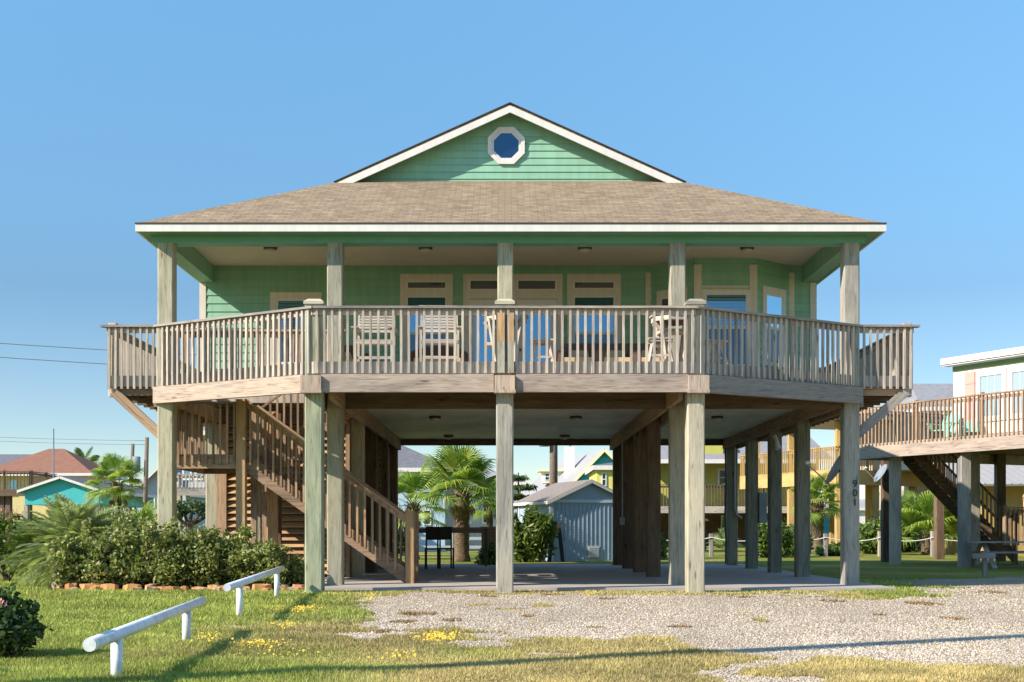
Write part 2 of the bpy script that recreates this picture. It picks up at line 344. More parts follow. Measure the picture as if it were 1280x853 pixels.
# --- railings
bal = {}
def balmesh(h, kind, w=.042):
    k = (round(h,3), kind, w)
    if k not in bal:
        mb = MB(); mb.box(-w/2,w/2,-w/2,w/2,0,h); me = bpy.data.meshes.new('baluster'); me.from_pydata(mb.v, [], mb.f); me.materials.append(wood(kind)); bal[k] = me
    return bal[k]
def railing(root, P, Q, zf, zt, zb, n=None, nrm=(0,-1), kind='rail', indiv=True, gap=.135, capw=.15, skip=(), stuff=None, over=(.04,.04)):
    P = Vector(P); Q = Vector(Q); d = (Q-P); L = d.length; d.normalize(); nn = Vector(nrm); ang = math.atan2(d.y, d.x)
    ax = 'x' if abs(d.x) > abs(d.y) else 'y'
    mb = MB(); a = P - nn*.06; b = Q - nn*.06
    r = obeam('railing',(a.x,a.y,zt-.095),(b.x,b.y,zt-.095),.04,.10,kind,root)
    c0 = P - nn*.045 - d*over[0]; c1 = Q - nn*.045 + d*over[1]
    cr = obeam('cap_rail',(c0.x,c0.y,zt-.02),(c1.x,c1.y,zt-.02),capw,.04,'grey' if kind=='rail' else kind,root)
    bpy.context.view_layer.update(); cr.parent = r; cr.matrix_parent_inverse = (Matrix.LocRotScale(r.location, r.rotation_euler, None)).inverted()
    inv = cr.matrix_parent_inverse.copy()
    k = max(2, round(L/gap)); h = zt-.045-zb
    js = MB() if not indiv else None
    for i in range(k+1):
        t = (i+.5)/(k+1)*L; p = P + d*t - nn*.021
        if indiv:
            o = inst(balmesh(h, kind), 'baluster', r, (p.x,p.y,zb), ang); o.matrix_parent_inverse = inv
            o.rotation_euler.x = random.uniform(-.006,.006); o.rotation_euler.y = random.uniform(-.006,.006)
        else: js.beam((p.x,p.y,zb),(p.x,p.y,zb+h),.042,.042)
    if js is not None: bo = js.build('baluster', wood(kind), r); bo.matrix_parent_inverse = inv; tag(bo, kind='stuff' if stuff else None)
    return r
railing(house, (-3.3,21.46), (0,21.46), DZ, RT, 3.785, over=(0,-.001))
railing(house, (0,21.46), (3.3,21.46), DZ, RT, 3.785, over=(-.001,0))
def nrm(P,Q):
    d = (Vector(Q)-Vector(P)).normalized(); n = Vector((d.y,-d.x)); return n if n.y < 0 else -n
railing(house, (-6.58,23.45), (-3.34,21.47), DZ, RT-.003, 3.785, nrm=nrm(A1,A2))
railing(house, (3.34,21.47), (6.70,23.45), DZ, RT-.003, 3.785, nrm=nrm(B1,B2))
railing(house, (-7.50,23.46), (-6.56,23.46), DZ, RT, 3.74, over=(.10,.02), indiv=True)
railing(house, (6.70,23.46), (7.70,23.46), DZ, RT, 3.74, over=(.02,.10), indiv=True)
railing(house, (-7.50,23.50), (-7.50,36.2), DZ, RT-.004, 3.74, nrm=(-1,0), indiv=False, stuff=1)
railing(house, (7.70,23.50), (7.70,36.2), DZ, RT-.004, 3.74, nrm=(1,0), indiv=False, stuff=1)
railing(house, (-6.35,24.02), (-3.1,24.02), DZ, RT, 3.80, indiv=False, stuff=1, kind='brown')
for x in (-7.40, 7.60):
    MB().post(x, 23.60, 3.6, 4.99, .15, .01).build('railing_post', wood('rail'), house)
    for y in (27.3,30.1,32.9,36.1): MB().post(x, y, 3.74, 4.99, .09, .005).build('railing_post', wood('rail'), house)
for x,w2 in ((-.065,.062),(.115,.042)):        # two newer boards by the centre post
    o = MB().box(x-w2,x+w2,21.430,21.4555,4.33,4.82).build('patch_board', wood('orange'), house); o['label'] = 'new orange board on the railing'
    MB().box(x-w2,x+w2,21.430,21.4555,3.79,4.328).build('patch_board', wood('pilelight'), house)
# --- porch beam, soffit, ceiling
MB().box(-6.62,6.76,23.40,23.70,6.47,6.66).build('porch_beam', M['green_trim'], house)
mb = MB(); mb.box(WL,WL+.30,23.72,27.2,6.47,6.83); mb.box(WR-.30,WR,23.72,27.2,6.47,6.83); mb.box(WL+.31,WR-.31,23.70,23.74,6.47,6.83); mb.build('side_beam', M['siding'], house)
MB().box(-6.5,6.6,23.75,27.3,6.84,6.88).build('porch_ceiling', M['ceiling'], house)
EX0, EX1, EY0, EY1, EZ = -6.82, 7.04, 23.03, 36.5, 6.745
mb = MB(); mb.box(EX0+.02,EX1-.02,EY0+.02,23.395,6.605,6.64); mb.box(EX0+.02,WL-.003,23.397,EY1-.02,6.605,6.64); mb.box(WR+.003,EX1-.02,23.397,EY1-.02,6.605,6.64); mb.build('soffit', M['soffit'], house)
MB().box(-6.64,6.78,23.71,23.80,6.65,6.835)
# roof
cx = .11; hw = 6.93; hx = 3.67; hy = 26.3; hz = 8.41; rz_ = 10.06
roof = thing_roof = MB()
mb = MB()
def rt(off=0): return off
E = [(EX0,EY0,EZ),(EX1,EY0,EZ),(cx+hx,hy,hz),(cx-hx,hy,hz)]
mb.slab(E, .06); 
mb.slab([(cx-hx+.02,hy+.002,hz+.002),(cx+hx-.02,hy+.002,hz+.002),(cx+hx-.3,hy+.5,hz+.18),(cx-hx+.3,hy+.5,hz+.18)], .03)
ro = mb.build('roof', M['shingle_x'], house)
mb = MB()
mb.slab([(EX0,EY1,EZ),(EX0,EY0,EZ),(cx-hx,hy,hz),(cx-hx,EY1,hz)], .06)
mb.slab([(EX1,EY0,EZ),(EX1,EY1,EZ),(cx+hx,EY1,hz),(cx+hx,hy,hz)], .06)
gy = 26.27
mb.slab([(cx-hx-.02,EY1,hz-.01),(cx-hx-.02,gy,hz-.01),(cx,gy,rz_),(cx,EY1,rz_)], .05)
mb.slab([(cx+hx+.02,gy,hz-.01),(cx+hx+.02,EY1,hz-.01),(cx,EY1,rz_),(cx,gy,rz_)], .05)
mb.build('roof_side', M['shingle_y'], ro)
mb = MB(); mb.box(EX0-.005,EX1+.005,EY0-.012,EY0+.05,EZ-.012,EZ+.012)
mb.build('drip_edge', M['drip'], ro)
mb = MB()
mb.box(EX0,EX1,EY0,EY0+.035,6.596,EZ-.014); mb.box(EX0,EX0+.035,EY0+.036,EY1,6.596,EZ-.03); mb.box(EX1-.035,EX1,EY0+.036,EY1,6.596,EZ-.03)
mb.build('fascia', M['white'], ro)
# rake boards
mb = MB(); t = .145
for s in (-1,1):
    x0, x1 = cx+s*(hx+.05), cx
    y0, y1 = gy-.03, gy+.012
    pts = [(x0,hz-.045-.02),(x1,rz_-.052),(x1,rz_-.052-t),(x0-s*.34,hz-.045-.02)]
    vs = [(x,y0,z) for x,z in pts]+[(x,y1,z) for x,z in pts]
    mb.add(vs, [(0,1,2,3),(7,6,5,4),(0,4,5,1),(1,5,6,2),(2,6,7,3),(3,7,4,0)])
mb.build('rake_board', M['white'], ro)
# ridge/rake drip line
mb = MB()
for s in (-1,1): mb.beam((cx+s*(hx+.04),gy-.02,hz-.01),(cx,gy-.02,rz_+.006),.035,.018,(0,0,1))
mb.build('drip_edge', M['drip'], ro)
# gable wall with lap siding
def lap(mb, fr, s0, s1, z0, z1, pitch=.178, clip=None):
    z = z0
    while z < z1-.01:
        zt = min(z+pitch, z1)
        if clip: a0,a1 = clip(z); b0,b1 = clip(zt)
        else: a0=b0=s0; a1=b1=s1
        if a1-a0 > .03:
            (ox,oy),(ux,uy),(nx,ny) = fr
            def P(s,d,zz): return (ox+ux*s+nx*d, oy+uy*s+ny*d, zz)
            mb.add([P(a0,.022,z),P(a1,.022,z),P(b1,.004,zt),P(b0,.004,zt),P(a0,0,z),P(a1,0,z)], [(0,1,2,3),(4,5,1,0)])
        z = zt
slope = (rz_-hz)/hx
gw = 26.57
mb = MB(); lap(mb, ((0,gw),(1,0),(0,-1)), 0,0, 8.40, 9.98, .15, lambda z: (cx-(rz_-.06-z)/slope, cx+(rz_-.06-z)/slope))
mb.build('gable_wall', M['siding'], house)
# octagon window
ox, oz = cx-.08, Z(183.5, 26.6)
def octring(mb, ro_, ri, y0, y1):
    vs=[]; 
    for y in (y0,y1):
        for r_ in (ro_,ri):
            for k in range(8):
                a = R(22.5+45*k); vs.append((ox+r_*math.cos(a), y, oz+r_*math.sin(a)))
    fs=[]
    for k in range(8):
        l=(k+1)%8
        fs += [(k,l,8+l,8+k),(16+k,24+k,24+l,16+l),(k,16+k,16+l,l),(8+k,8+l,24+l,24+k)]
    mb.add(vs,fs)
mb = MB(); octring(mb,.425,.335,gw-.06,gw-.003); octring(mb,.333,.285,gw-.045,gw-.003); ow = mb.build('octagon_window', M['white'], house)
mb = MB(); vs=[(ox+.30*math.cos(R(22.5+45*k)), gw-.035, oz+.30*math.sin(R(22.5+45*k))) for k in range(8)]; mb.add(vs,[tuple(range(7,-1,-1))]); mb.build('pane', glass('gable_glass',(.005,.02,.04),.4,rcol=(.08,.22,.36)), ow)
# --- walls of the main floor
WZ0, WZ1 = 3.70, 6.84
bx = [(X(812.5,YW),YW),(X(868,26.45),26.45),(X(945.5,26.45),26.45),(X(987,YW),YW)]
fr_main = ((0,YW),(1,0),(0,-1))
mb = MB(); lap(mb, fr_main, WL, bx[0][0], WZ0, WZ1); lap(mb, fr_main, bx[3][0], WR, WZ0, WZ1)
def frame(P,Q):
    P=Vector(P);Q=Vector(Q);d=(Q-P).normalized(); n=Vector((d.y,-d.x)); n = n if n.y<0 else -n
    return ((P.x,P.y),(d.x,d.y),(n.x,n.y)), (Q-P).length
frb = []
for i in range(3):
    fr, L = frame(bx[i],bx[i+1]); frb.append((fr,L)); lap(mb, fr, 0, L, WZ0, WZ1)
lap(mb, ((WL,36),(0,-1),(-1,0)), 0, 36-YW, WZ0, WZ1); lap(mb, ((WR,YW),(0,1),(1,0)), 0, 36-YW, WZ0, WZ1); lap(mb, ((WR,36),(-1,0),(0,1)), 0, WR-WL, WZ0, WZ1)
mb.box(WL+.02,WR-.02,YW+.02,35.98,WZ0-.01,WZ0+.02)
mb.build('wall', M['siding'], house)
# corner boards
def cboard(fr, s0, s1, z1=6.80, d=.03): MB().fbox(fr, s0, s1, 0, d, 3.70, z1).build('corner_board', M['cream'], house)
cboard(fr_main, WL-.01, WL+.13, 6.46); cboard(fr_main, WR-.13, WR+.01, 6.46)
cboard(fr_main, bx[0][0]-.10, bx[0][0]+.02, 6.68); cboard(fr_main, bx[3][0]-.02, bx[3][0]+.10, 6.68)
f1 = frb[1]; cboard(f1[0], -.01, .15, 6.70); cboard(f1[0], f1[1]-.15, f1[1]+.01, 6.70)
# windows and doors
def window(fr, s0, s1, z0, z1, trim=.13, mid=None, transom=None, mat=None, name='window', tm=None, head=.15, panel=False):
    mb = MB(); D = .045
    mb.fbox(fr, s0, s0+trim, .003, D, z0, z1); mb.fbox(fr, s1-trim, s1, .003, D, z0, z1)
    mb.fbox(fr, s0+trim, s1-trim, .003, D, z1-head, z1)
    zg1 = z1-head
    if transom: mb.fbox(fr, s0+trim, s1-trim, .003, D, transom[0]-.14, transom[0]); zt = (transom[0], z1-head); zg1 = transom[0]-.14
    mb.fbox(fr, s0-.02, s1+.02, .003, D+.03, z0-.06, z0)
    w_ = mb.build(name, tm or M['cream'], house)
    sash = MB(); q = .035
    def sashring(a0,a1,b0,b1):
        sash.fbox(fr,a0,a0+q,.003,.038,b0,b1); sash.fbox(fr,a1-q,a1,.003,.038,b0,b1); sash.fbox(fr,a0+q,a1-q,.003,.038,b0,b0+q); sash.fbox(fr,a0+q,a1-q,.003,.038,b1-q,b1)
    sashring(s0+trim, s1-trim, z0, zg1)
    if transom: sashring(s0+trim, s1-trim, *zt)
    if mid: sash.fbox(fr, s0+trim+q, s1-trim-q, .003, .040, mid-.03, mid+.03)
    sash.build('sash', M['white'], w_)
    if mid:
        MB().fbox(fr, s0+trim+q, s1-trim-q, .026, .031, mid+.03, zg1-q).build('pane', mat or M['glass'], w_)
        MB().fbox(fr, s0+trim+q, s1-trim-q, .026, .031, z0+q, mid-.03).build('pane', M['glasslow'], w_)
    else: MB().fbox(fr, s0+trim+q, s1-trim-q, .026, .031, z0+q, zg1-q).build('pane', mat or M['glass'], w_)
    if transom: MB().fbox(fr, s0+trim+q, s1-trim-q, .026, .031, zt[0]+q, zt[1]-q).build('pane', M['glassdark'], w_)
    return w_
wz = lambda py: Z(py, YW)
wx = lambda px: X(px, YW)
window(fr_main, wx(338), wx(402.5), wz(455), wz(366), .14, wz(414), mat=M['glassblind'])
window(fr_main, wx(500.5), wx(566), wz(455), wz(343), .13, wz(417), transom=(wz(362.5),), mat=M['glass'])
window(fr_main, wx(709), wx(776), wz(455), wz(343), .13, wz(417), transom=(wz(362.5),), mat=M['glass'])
# french doors
mb = MB(); D=.045; a,b_ = wx(579), wx(703); mdl = wx(641)
for s0,s1 in ((a,a+.12),(b_-.12,b_),(mdl-.08,mdl+.08)): mb.fbox(fr_main, s0, s1, .003, D, DZ, wz(343))
mb.fbox(fr_main,a+.12,mdl-.08,.003,D,wz(350),wz(343)); mb.fbox(fr_main,mdl+.08,b_-.12,.003,D,wz(350),wz(343))
mb.fbox(fr_main,a+.12,mdl-.08,.003,D,wz(374),wz(363.5)); mb.fbox(fr_main,mdl+.08,b_-.12,.003,D,wz(374),wz(363.5))
df = mb.build('door_frame', M['cream'], house)
for s0,s1 in ((a+.12,mdl-.08),(mdl+.08,b_-.12)):
    mb = MB()
    for t0,t1,q0,q1 in ((s0,s0+.04,wz(363.5),wz(350)),(s1-.04,s1,wz(363.5),wz(350)),(s0+.04,s1-.04,wz(363.5),wz(363.5)+.03),(s0+.04,s1-.04,wz(350)-.03,wz(350))): mb.fbox(fr_main,t0,t1,.003,.038,q0,q1)
    mb.build('sash', M['white'], df)
    MB().fbox(fr_main, s0+.04, s1-.04, .026, .031, wz(363.5)+.03, wz(350)-.03).build('pane', M['glassdark'], df)
    mb = MB(); q=.14
    mb.fbox(fr_main,s0+.005,s0+q,.003,.040,DZ,wz(375)); mb.fbox(fr_main,s1-q,s1-.005,.003,.040,DZ,wz(375)); mb.fbox(fr_main,s0+q,s1-q,.003,.040,DZ,DZ+.25); mb.fbox(fr_main,s0+q,s1-q,.003,.040,wz(375)-.13,wz(375))
    d_ = mb.build('door', M['white'], house)
    MB().fbox(fr_main,s0+q,s1-q,.026,.031,DZ+.25,wz(375)-.13).build('pane', M['glass'], d_)
    hs = s1-.07 if s0 < mdl-.5 else s0+.07
    MB().tube([(hs,YW-.03,5.0),(hs,YW-.09,5.0)],.03,8).build('handle', M['bronze'], d_)
# bay windows
yb = 26.45; fr, L = frb[1]; ox0 = bx[1][0]
bxx = lambda px: X(px,yb)-ox0
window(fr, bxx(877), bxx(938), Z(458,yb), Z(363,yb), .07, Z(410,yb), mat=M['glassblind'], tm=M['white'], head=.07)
MB().fbox(fr, .16, L-.16, .003, .02, Z(363,yb)+.004, Z(357.5,yb)).build('window_header', M['cream'], house)
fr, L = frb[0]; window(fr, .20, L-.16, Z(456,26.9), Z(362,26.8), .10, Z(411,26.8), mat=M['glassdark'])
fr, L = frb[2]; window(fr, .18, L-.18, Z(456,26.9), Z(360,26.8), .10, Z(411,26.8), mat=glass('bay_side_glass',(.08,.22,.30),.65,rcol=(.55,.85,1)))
# ceiling lights
def clight(x, y, z, r=.14):
    mb = MB(); mb.tube([(x,y,z),(x,y,z-.05),(x,y,z-.052)],[r,r,r*.9],16); o = mb.build('ceiling_light', M['bronze'], house, True)
    MB().tube([(x,y,z-.053),(x,y,z-.09),(x,y,z-.115)],[r*.88,r*.7,r*.3],16).build('glass_shade', M['frosted'], o, True)
for px in (338,532,731,934): clight(X(px,25.4),25.4,6.838)
for x,y in ((-1.60,28.6),(1.63,28.6),(4.87,28.6),(-1.55,34.4),(1.65,34.4)): clight(x,y,3.678)
# --- stairs
YS = 24.1
def zl(x):       # underside line of the lower flight
    px = VX + x*F/YS; return Z(729+.73*(px-497), YS)
st_m = wood('brown','x')
xa, xb_ = -5.0, -1.93
stairs = None
mb = MB()
for y in (YS, YS+1.1):
    vs=[]
    for yy in (y,y+.05): vs += [(xa,yy,zl(xa)),(xb_,yy,max(.05,zl(xb_))),(xb_,yy,zl(xb_)+.40),(xa,yy,zl(xa)+.40)]
    mb.add(vs,[(0,1,2,3),(7,6,5,4),(0,4,5,1),(1,5,6,2),(2,6,7,3),(3,7,4,0)])
stairs = mb.build('stairs', st_m, house)
n=11
for i in range(n):
    x = xa + (xb_-xa)*(i+.6)/n; z = zl(x)+.30
    if z > .12: MB().box(x-.14,x+.14,YS+.055,YS+1.095,z-.04,z).build('step', wood('brown','y'), stairs)
for y in (YS-.03, YS+1.17):
    obeam('handrail',(xa,y,zl(xa)+1.40),(xb_+.05,y,zl(xb_+.05)+1.40),.09,.04,'brown',stairs)
    obeam('rail',(xa,y,zl(xa)+1.32),(xb_,y,zl(xb_)+1.32),.035,.09,'brown',stairs)
    for i in range(20):
        x = xa+.10+i*.147
        if x < xb_-.05: inst(balmesh(1.13,'brown',.04),'baluster',stairs,(x,y-.03 if y<YS else y+.03,zl(x)+.22))
for y in (YS-.0, YS+1.16): MB().post(-1.83,y,0,Z(639,YS)-0,.17,.01).build('newel', wood('orange' if y<YS+.5 else 'brown'), stairs)
MB().post(-5.08,YS-.02,0,3.60,.185,.01).build('newel', wood('orange'), stairs)
MB().post(-5.08,YS+1.2,0,3.60,.12,.01).build('newel', wood('brown'), stairs)
land = MB(); land.box(-6.40,-5.0,YS+.05,26.5,2.44,2.50); land.build('landing', wood('brown','x'), stairs)
mb = MB(); mb.box(-6.42,-5.18,YS,YS+.045,2.27,2.545); mb.box(-6.42,-6.38,YS+.05,26.5,2.27,2.545); mb.box(-6.40,-5.0,26.5,26.55,2.27,2.545); mb.build('landing_rim', wood('brown','x'), stairs)
for i in range(10): inst(balmesh(1.15,'brown',.04),'baluster',stairs,(-6.30+i*.135,YS-.02,2.36))
for i in range(17): inst(balmesh(1.15,'brown',.04),'baluster',stairs,(-6.44,YS+.2+i*.14,2.36))
MB().box(-6.38,-5.18,YS-.04,YS+.04,3.52,3.56).build('handrail', st_m, stairs)
MB().box(-6.48,-6.39,YS+.05,26.5,3.52,3.56).build('handrail', wood('brown','y'), stairs)
# upper flight, landing to deck
def zu(x): return 2.22 + (x+5.0)*.72
mb = MB()
for y in (25.38, 26.42):
    vs=[]
    for yy in (y,y+.05): vs += [(-5.0,yy,zu(-5.0)),(-3.1,yy,zu(-3.1)),(-3.1,yy,zu(-3.1)+.36),(-5.0,yy,zu(-5.0)+.36)]
    mb.add(vs,[(0,1,2,3),(7,6,5,4),(0,4,5,1),(1,5,6,2),(2,6,7,3),(3,7,4,0)])
up = mb.build('upper_stairs', st_m, house)
for i in range(7):
    x = -4.9+i*.27; MB().box(x,x+.27,25.43,26.42,zu(x)+.28,zu(x)+.32).build('step', wood('brown','y'), up)
MB().beam((-5.0,25.36,zu(-5)+1.3),(-3.4,25.36,zu(-3.4)+1.3),.09,.04).build('handrail', st_m, up)
for i in range(11): x=-4.9+i*.14; inst(balmesh(1.0,'brown',.04),'baluster',up,(x,25.34,zu(x)+.25))
# --- louvred store room under the house
def louvre(name, fr, s0, s1, z0, z1, kind='brown', pitch=.145, root=house):
    mb = MB(); z = z0
    (ox,oy),(ux,uy),(nx,ny) = fr
    while z < z1-.1:
        vs=[]
        for s in (s0,s1):
            for d,zz in ((.05,z),(.065,z+.012),(-.045,z+.125),(-.06,z+.113)): vs.append((ox+ux*s+nx*d, oy+uy*s+ny*d, zz))
        mb.add(vs,[(0,1,2,3),(7,6,5,4),(0,4,5,1),(1,5,6,2),(2,6,7,3),(3,7,4,0)]); z += pitch
    return mb.build(name, wood(kind,'x' if abs(ux)>.5 else 'y'), root)
fl = ((0,27.05),(1,0),(0,-1))
cuts = [wx(282),wx(334)+.3, wx(376),-3.38]
cuts = [-6.08,-5.2,-4.3,-3.40]
for a_,b2 in zip(cuts[:-1],cuts[1:]):
    louvre('louvre_panel', fl, a_+.04, b2-.04, .12, 3.5, 'orange')
    MB().box(b2-.045,b2+.045,26.98,27.12,.06,3.6).build('wall_stud', wood('brown'), house)
MB().box(-6.22,-6.02,26.97,27.10,.06,3.62).build('wall_stud', wood('brown'), house)
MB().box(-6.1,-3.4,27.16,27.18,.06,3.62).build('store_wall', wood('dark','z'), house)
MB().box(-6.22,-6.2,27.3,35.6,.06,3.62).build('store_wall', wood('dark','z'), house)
fs = ((-3.30,27.4),(0,1),(1,0))
louvre('louvre_door', fs, 3.0, 4.1, .12, 3.2, 'brown')
louvre('louvre_panel', fs, 4.25, 5.3, .12, 3.3, 'dark')
for y in (27.50,30.35,31.55,32.75): MB().box(-3.36,-3.24,y-.05,y+.05,.06,3.4).build('wall_stud', wood('brown'), house)
MB().box(-3.34,-3.28,33.1,35.6,.06,3.4).build('store_wall', wood('brown','z'), house)
MB().box(-3.26,-3.18,30.42,30.60,2.35,2.50).build('lock_box', M['white'], house)
for px,y,ww,k in ((322,26.2,.16,'pile'),(340.5,25.6,.2,'orange'),(349,25.9,.1,'dark')):
    MB().post(X(px,y),y,.05,3.5 if px>325 else 3.5,ww,.01).build('stair_post', wood(k), house)
# conduits and boxes
mb = MB(); mb.tube([(3.25-.17,32.7,3.5),(3.25-.17,32.7,1.4)],.02,6); mb.box(3.02,3.14,32.64,32.74,1.2,1.4); mb.build('conduit', M['pvc'], house)
mb = MB(); mb.tube([(XR+.05,35.6,3.5),(XR+.05,35.6,1.7),(XR+.1,35.6,1.5),(XR+.25,35.6,1.4)],.03,6); mb.build('conduit', M['pvc'], house)
mb = MB(); mb.tube([(XR-.22,35.6,3.4),(XR-.2,35.58,2.2),(XR-.24,35.55,1.5),(XR-.2,35.6,.8),(XR-.22,35.55,.1)],.025,6); mb.build('cable', M['black'], house)
MB().box(XR+.16,XR+.36,32.7,32.9,1.25,2.05).build('meter_box', M['steelgrey'], house)
mb = MB(); mb.tube([(XR-.05,29.9,3.32),(XR-.02,29.8,3.2),(XR-.0,29.72,3.0)],[.05,.045,.07],8); mb.build('spotlight', M['white'], house)
# house number, stacked vertically on the pile
def digit(ch, x, y, z, size, parent, mat):
    cu = bpy.data.curves.new('t','FONT'); cu.body = ch; cu.size = size; cu.extrude = .008; cu.align_x = 'CENTER'
    to = bpy.data.objects.new('t', cu); C.objects.link(to); dg = bpy.context.evaluated_depsgraph_get(); me = bpy.data.meshes.new_from_object(to.evaluated_get(dg)); bpy.data.objects.remove(to)
    me.transform(Matrix.Rotation(R(90),4,'X')); me.materials.clear(); me.materials.append(mat)
    o = bpy.data.objects.new('house_number', me); C.objects.link(o); o.parent = parent; o.location = Vector((x,y,z)) - OFF[rootof(parent).name]; return o
for i, ch in enumerate('901'): digit(ch, X(1068.5,23.4), 23.392, Z(609+i*11.6,23.4), .19, house, M['black'])

# ================================================================ GROUND
def pip(x, y, poly):
    c = np.zeros(x.shape, bool); j = len(poly)-1
    for i in range(len(poly)):
        xi,yi = poly[i]; xj,yj = poly[j]
        t = ((yi > y) != (yj > y)) & (x < (xj-xi)*(y-yi)/((yj-yi) if yj!=yi else 1e-9)+xi); c ^= t; j = i
    return c
def gp(l): return [(X(px,GY(py)), GY(py)) for px,py in l]
def fnoise(x, y, s, seed=0):     # smooth value noise
    x = x/s + 37.1*seed; y = y/s + 11.7*seed; xi = np.floor(x).astype(int); yi = np.floor(y).astype(int); fx = x-xi; fy = y-yi
    def h(a,b): 
        v = np.sin(a*127.1 + b*311.7 + seed*17.3)*43758.5453; return v-np.floor(v)
    fx = fx*fx*(3-2*fx); fy = fy*fy*(3-2*fy)
    return (h(xi,yi)*(1-fx)+h(xi+1,yi)*fx)*(1-fy)+(h(xi,yi+1)*(1-fx)+h(xi+1,yi+1)*fx)*fy
grav_main = gp([(470,748),(520,741),(640,742.5),(900,744),(1030,743),(1060,749),(1110,751),(1160,745),(1150,733),(1120,727),(1280,721),(1500,718),(1700,760),(1500,850),(1280,834),(1200,829),(1100,826),(1040,823),(985,829),(972,842),(1000,870),(860,880),(900,842),(925,819),(870,809),(800,799),(731,798),(659,799),(623,793),(564,786),(521,795),(462,798),(440,785),(455,770),(436,762),(446,752)])
grav_2 = gp([(583,797),(659,797),(655,806),(585,806)])
weeds = [(X(p,GY(q)),GY(q),a*.7*GY(q)/F,b*.75*GY(q)**2/(F*EYE)) for p,q,a,b in ((1155,755,28,3),(1195,774,30,2.2),(1098,769,14,1.5),(1040,752,22,2),(528,768,36,3),(505,778,26,3),(565,776,18,2),(660,771,14,1.5),(850,784,24,1.5),(760,749,16,1.2),(1240,741,20,2),(930,747,26,1.5),(610,746,20,1.5),(690,744,22,1.2),(480,790,22,3),(745,785,16,1.3))]
def inweed(x, y):
    r_ = np.zeros(x.shape,bool); k_ = .6+.9*fnoise(x,y,.12,31)
    for a,b,c_,d_ in weeds: r_ |= (((x-a)/c_)**2+((y-b)/d_)**2) < k_
    return r_
def gravel(x, y):
    nx = x + (fnoise(x,y,.5,1)-.5)*.7 + (fnoise(x,y,.13,2)-.5)*.25; ny = y + (fnoise(x,y,.6,3)-.5)*1.1 + (fnoise(x,y,.13,4)-.5)*.3
    g = pip(nx,ny,grav_main) | pip(nx,ny,grav_2)
    spots = (fnoise(x,y,.45,5)*fnoise(x,y,1.3,6) > .62) & (x > -3.2) & (y < 19)
    tuft = (fnoise(x,y,.5,8)*fnoise(x,y*.6,1.6,9) > .66) & g & (y > 14)
    return ((g & ~tuft) | (spots & ~g)) & ~(inweed(x,y) & (fnoise(x,y,.07,33)>.35))
def groundmat():
    m, nt, b = newmat('lawn_ground', (.1,.12,.03), .95, .05)
    v = mapping(nt,(1,1,1)); a = noise(nt,v,.35,4); d = noise(nt,v,9,5,.3,.7); e = noise(nt,v,70,3)
    c = ramp(nt,a,[(.35,(.15,.19,.035)),(.5,(.21,.22,.055)),(.66,(.34,.27,.10))])
    c = mixc(nt,1,c,ramp(nt,d,[(.3,(.55,.6,.5)),(.7,(1.35,1.25,1.15))]),'MULTIPLY'); c = mixc(nt,1,c,ramp(nt,e,[(.3,(.6,.6,.6)),(.7,(1.35,1.35,1.3))]),'MULTIPLY')
    nt.links.new(c,b.inputs['Base Color']); bump(nt,b,e,.6,.03); return m
mb = MB(); 
mb.add([(-700,-60,0),(700,-60,0),(700,1400,0),(-700,1400,0)],[(0,1,2,3)]); tag(mb.build('lawn', groundmat()), kind='structure')
def gravmat():
    m, nt, b = newmat('shell_gravel', (.5,.45,.4), .9, .1)
    v = mapping(nt,(1,1,1)); vo = nt.nodes.new('ShaderNodeTexVoronoi'); vo.inputs['Scale'].default_value = 28; nt.links.new(v,vo.inputs['Vector'])
    sp = nt.nodes.new('ShaderNodeSeparateXYZ'); nt.links.new(vo.outputs['Color'],sp.inputs[0])
    c = ramp(nt,sp.outputs[0],[(0,(.27,.21,.15)),(.4,(.38,.31,.235)),(1,(.50,.42,.33))]); a = noise(nt,v,.8,4)
    c = mixc(nt,1,c,ramp(nt,a,[(.3,(.84,.8,.74)),(.65,(1.05,1.04,1.02))]),'MULTIPLY')
    c = mixc(nt,1,c,ramp(nt,vo.outputs['Distance'],[(.0,(1,1,1)),(.45,(.75,.72,.68))]),'MULTIPLY')
    nt.links.new(c,b.inputs['Base Color']); bump(nt,b,vo.outputs['Distance'],-.7,.03); return m
s_ = .09; gx = np.arange(-4.5,19,s_); gyy = np.arange(8,29,s_); GXX,GYY = np.meshgrid(gx,gyy); keep = gravel(GXX,GYY)
keep &= (np.abs(GXX) < .46*GYY+1.2)
idx = -np.ones((len(gyy)+1,len(gx)+1),int); vs=[]; fs=[]
for r_,c_ in zip(*np.nonzero(keep)):
    q=[]
    for a_,b2 in ((0,0),(0,1),(1,1),(1,0)):
        if idx[r_+a_,c_+b2] < 0: idx[r_+a_,c_+b2] = len(vs); vs.append((gx[0]+(c_+b2-.5)*s_, gyy[0]+(r_+a_-.5)*s_, .004))
        q.append(idx[r_+a_,c_+b2])
    fs.append(tuple(q))
me = bpy.data.meshes.new('gravel_drive'); me.from_pydata(vs,[],fs); me.materials.append(gravmat()); o = bpy.data.objects.new('gravel_drive',me); C.objects.link(o); tag(o, kind='structure')
# concrete slab
tag(MB().prism([(-3.9,22.35),(7.0,22.35),(7.0,36.9),(-6.9,36.9),(-6.9,26.6),(-3.9,24.0)],-.2,.055).build('concrete_slab', M['concrete']), kind='structure')

